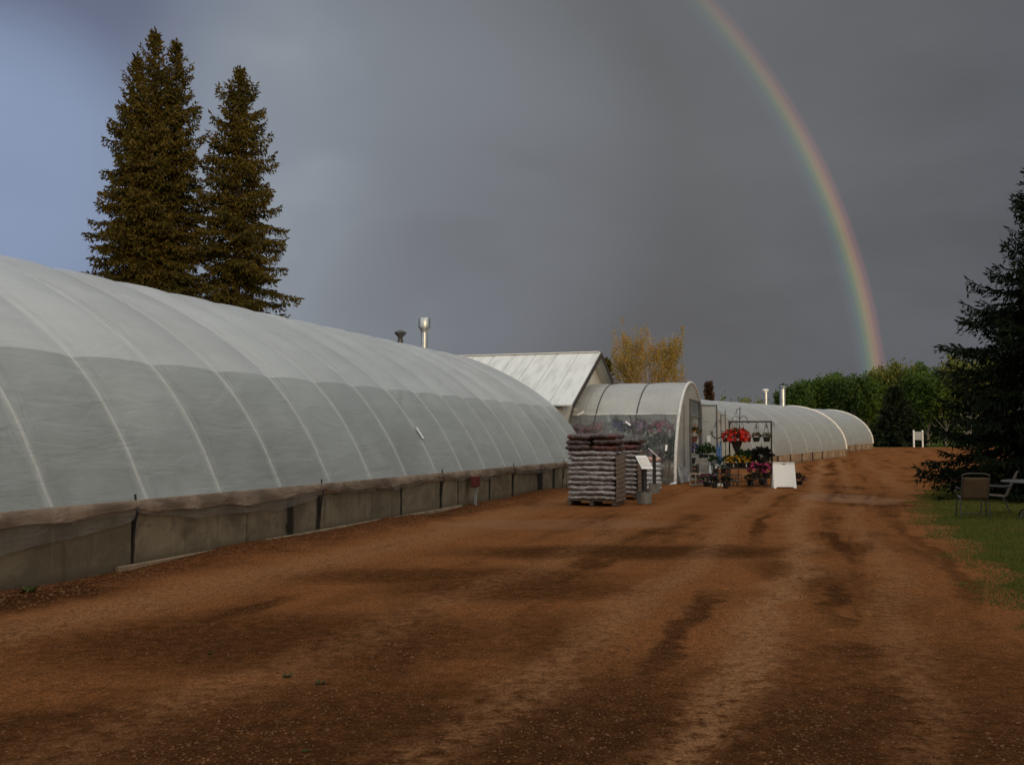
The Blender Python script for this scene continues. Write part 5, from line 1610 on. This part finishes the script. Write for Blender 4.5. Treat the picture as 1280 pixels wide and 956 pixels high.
# ------------------------------------------------------------------ patio set on the lawn
SLING = M('tan_sling', (0.095, 0.058, 0.030), (0.075, 0.046, 0.024), 0.85, 5, 0.4, 90)
FRAME = M('dark_chair_frame', (0.018, 0.016, 0.015), (0.026, 0.024, 0.022), 0.5)
CHR = M('pale_chair_rail', (0.07, 0.062, 0.052), None, 0.6)
def patio_chair(loc, rz, lab):
    """faces local -y; back at +y"""
    o = thing('patio_chair', loc, lab, 'chair', rz, 'patio chairs on the lawn'); o.scale = (.9, .9, .9)
    b = MB(); b.grid(lambda i, j: (-.25 + .5 * i, -.25 + .46 * j, .42 - .03 * sin(pi * i) * sin(pi * j) + .03 * (1 - j)), 8, 8); s = b.build('seat', SLING, o); s.modifiers.new('s', 'SOLIDIFY').thickness = .012
    b = MB(); b.grid(lambda i, j: (-.25 + .5 * i, .22 + .20 * j + .03 * sin(pi * i), .40 + .47 * j), 8, 8); s = b.build('backrest', SLING, o); s.modifiers.new('s', 'SOLIDIFY').thickness = .012
    b = MB()
    for sx_ in (-1, 1): b.tube([(sx_ * .265, -.27, .44), (sx_ * .265, .20, .40), (sx_ * .265, .24, .44), (sx_ * .265, .45, .93)], .016, 6)
    b.tube([(-.265, .45, .93), (-.13, .475, .96), (.13, .475, .96), (.265, .45, .93)], .014, 6)
    b.build('side_rails', CHR, o)
    for sx_ in (-1, 1):
        b = MB(); b.tube([(sx_ * .27, -.25, .43), (sx_ * .30, -.27, .2), (sx_ * .31, -.30, 0)], .014, 6); b.build('leg', FRAME, o)
        b = MB(); b.tube([(sx_ * .27, .16, .41), (sx_ * .29, .24, .2), (sx_ * .30, .31, 0)], .014, 6); b.build('leg', FRAME, o)
        b = MB(); b.tube([(sx_ * .29, -.26, .42), (sx_ * .30, -.28, .60), (sx_ * .30, -.22, .635), (sx_ * .30, .20, .62), (sx_ * .27, .33, .64)], .015, 6); b.build('armrest', FRAME, o)
    b = MB(); b.tube([(-.295, .29, .09), (.295, .29, .09)], .010, 6); b.build('stretcher', FRAME, o)
    return o
LZ = 0.05
q = G(1217, 649); q.z = LZ
patio_chair(q, radians(163), 'tan sling patio chair turned with its back to the viewer')
q = G(1244, 645); q.z = LZ
patio_chair(q, radians(-116), 'sling patio chair seen side-on between the tan-backed chair and the table')
q = G(1302, 652); q.z = LZ
o = thing('patio_table', q, 'round dark patio table on curved legs at the right edge', 'table')
b = MB(); b.lathe([(.001, .70), (.66, .70), (.68, .705), (.68, .725), (.66, .73), (.001, .73)], n=40); b.build('tabletop', M('grey_table_glass', (.13, .13, .125), None, .25), o)
for k in range(4):
    w = radians(200) + k * pi / 2
    b = MB(); b.tube([(.08 * cos(w), .08 * sin(w), .70), (.10 * cos(w), .10 * sin(w), .40), (.25 * cos(w), .25 * sin(w), .22), (.48 * cos(w), .48 * sin(w), .12), (.54 * cos(w), .54 * sin(w), 0)], .017, 6); b.build('leg', FRAME, o)


# a few weeds in the gravel
WEED = leafmat('weed_leaves', (0.040, 0.062, 0.012), (0.026, 0.040, 0.010), .2, 8)
for k, (px, py, rr, lab) in enumerate(((359, 848, .05, 'small green weed in the gravel of the foreground, left of its neighbour'), (401, 857, .05, 'small green weed in the gravel of the foreground, right of its neighbour'), (262, 816, .03, 'tiny weed sprig in the dark gravel left of the two larger weeds'), (382, 941, .03, 'tiny weed sprig near the bottom edge of the gravel'), (36, 745, .13, 'grassy weed tuft at the foot of the concrete wall'))):
    r = random.Random(700 + k); b = MB(); q = G(px, py)
    for e in range(26):
        a_ = r.uniform(0, 2 * pi); d = Vector((cos(a_), sin(a_), r.uniform(.15, .9))).normalized(); w = d.cross(Vector((0, 0, 1))).normalized()
        L_ = rr * r.uniform(.5, 1.0); b.kite(Vector((cos(a_) * rr * .15, sin(a_) * rr * .15, 0.0)), d, w * L_ * .16, L_)
    o = b.build('weed', WEED, smooth=False); o.location = (q.x, q.y, 0.028 * relief(q.x, q.y)); tag(o, lab, 'weed', 'weeds in the gravel')
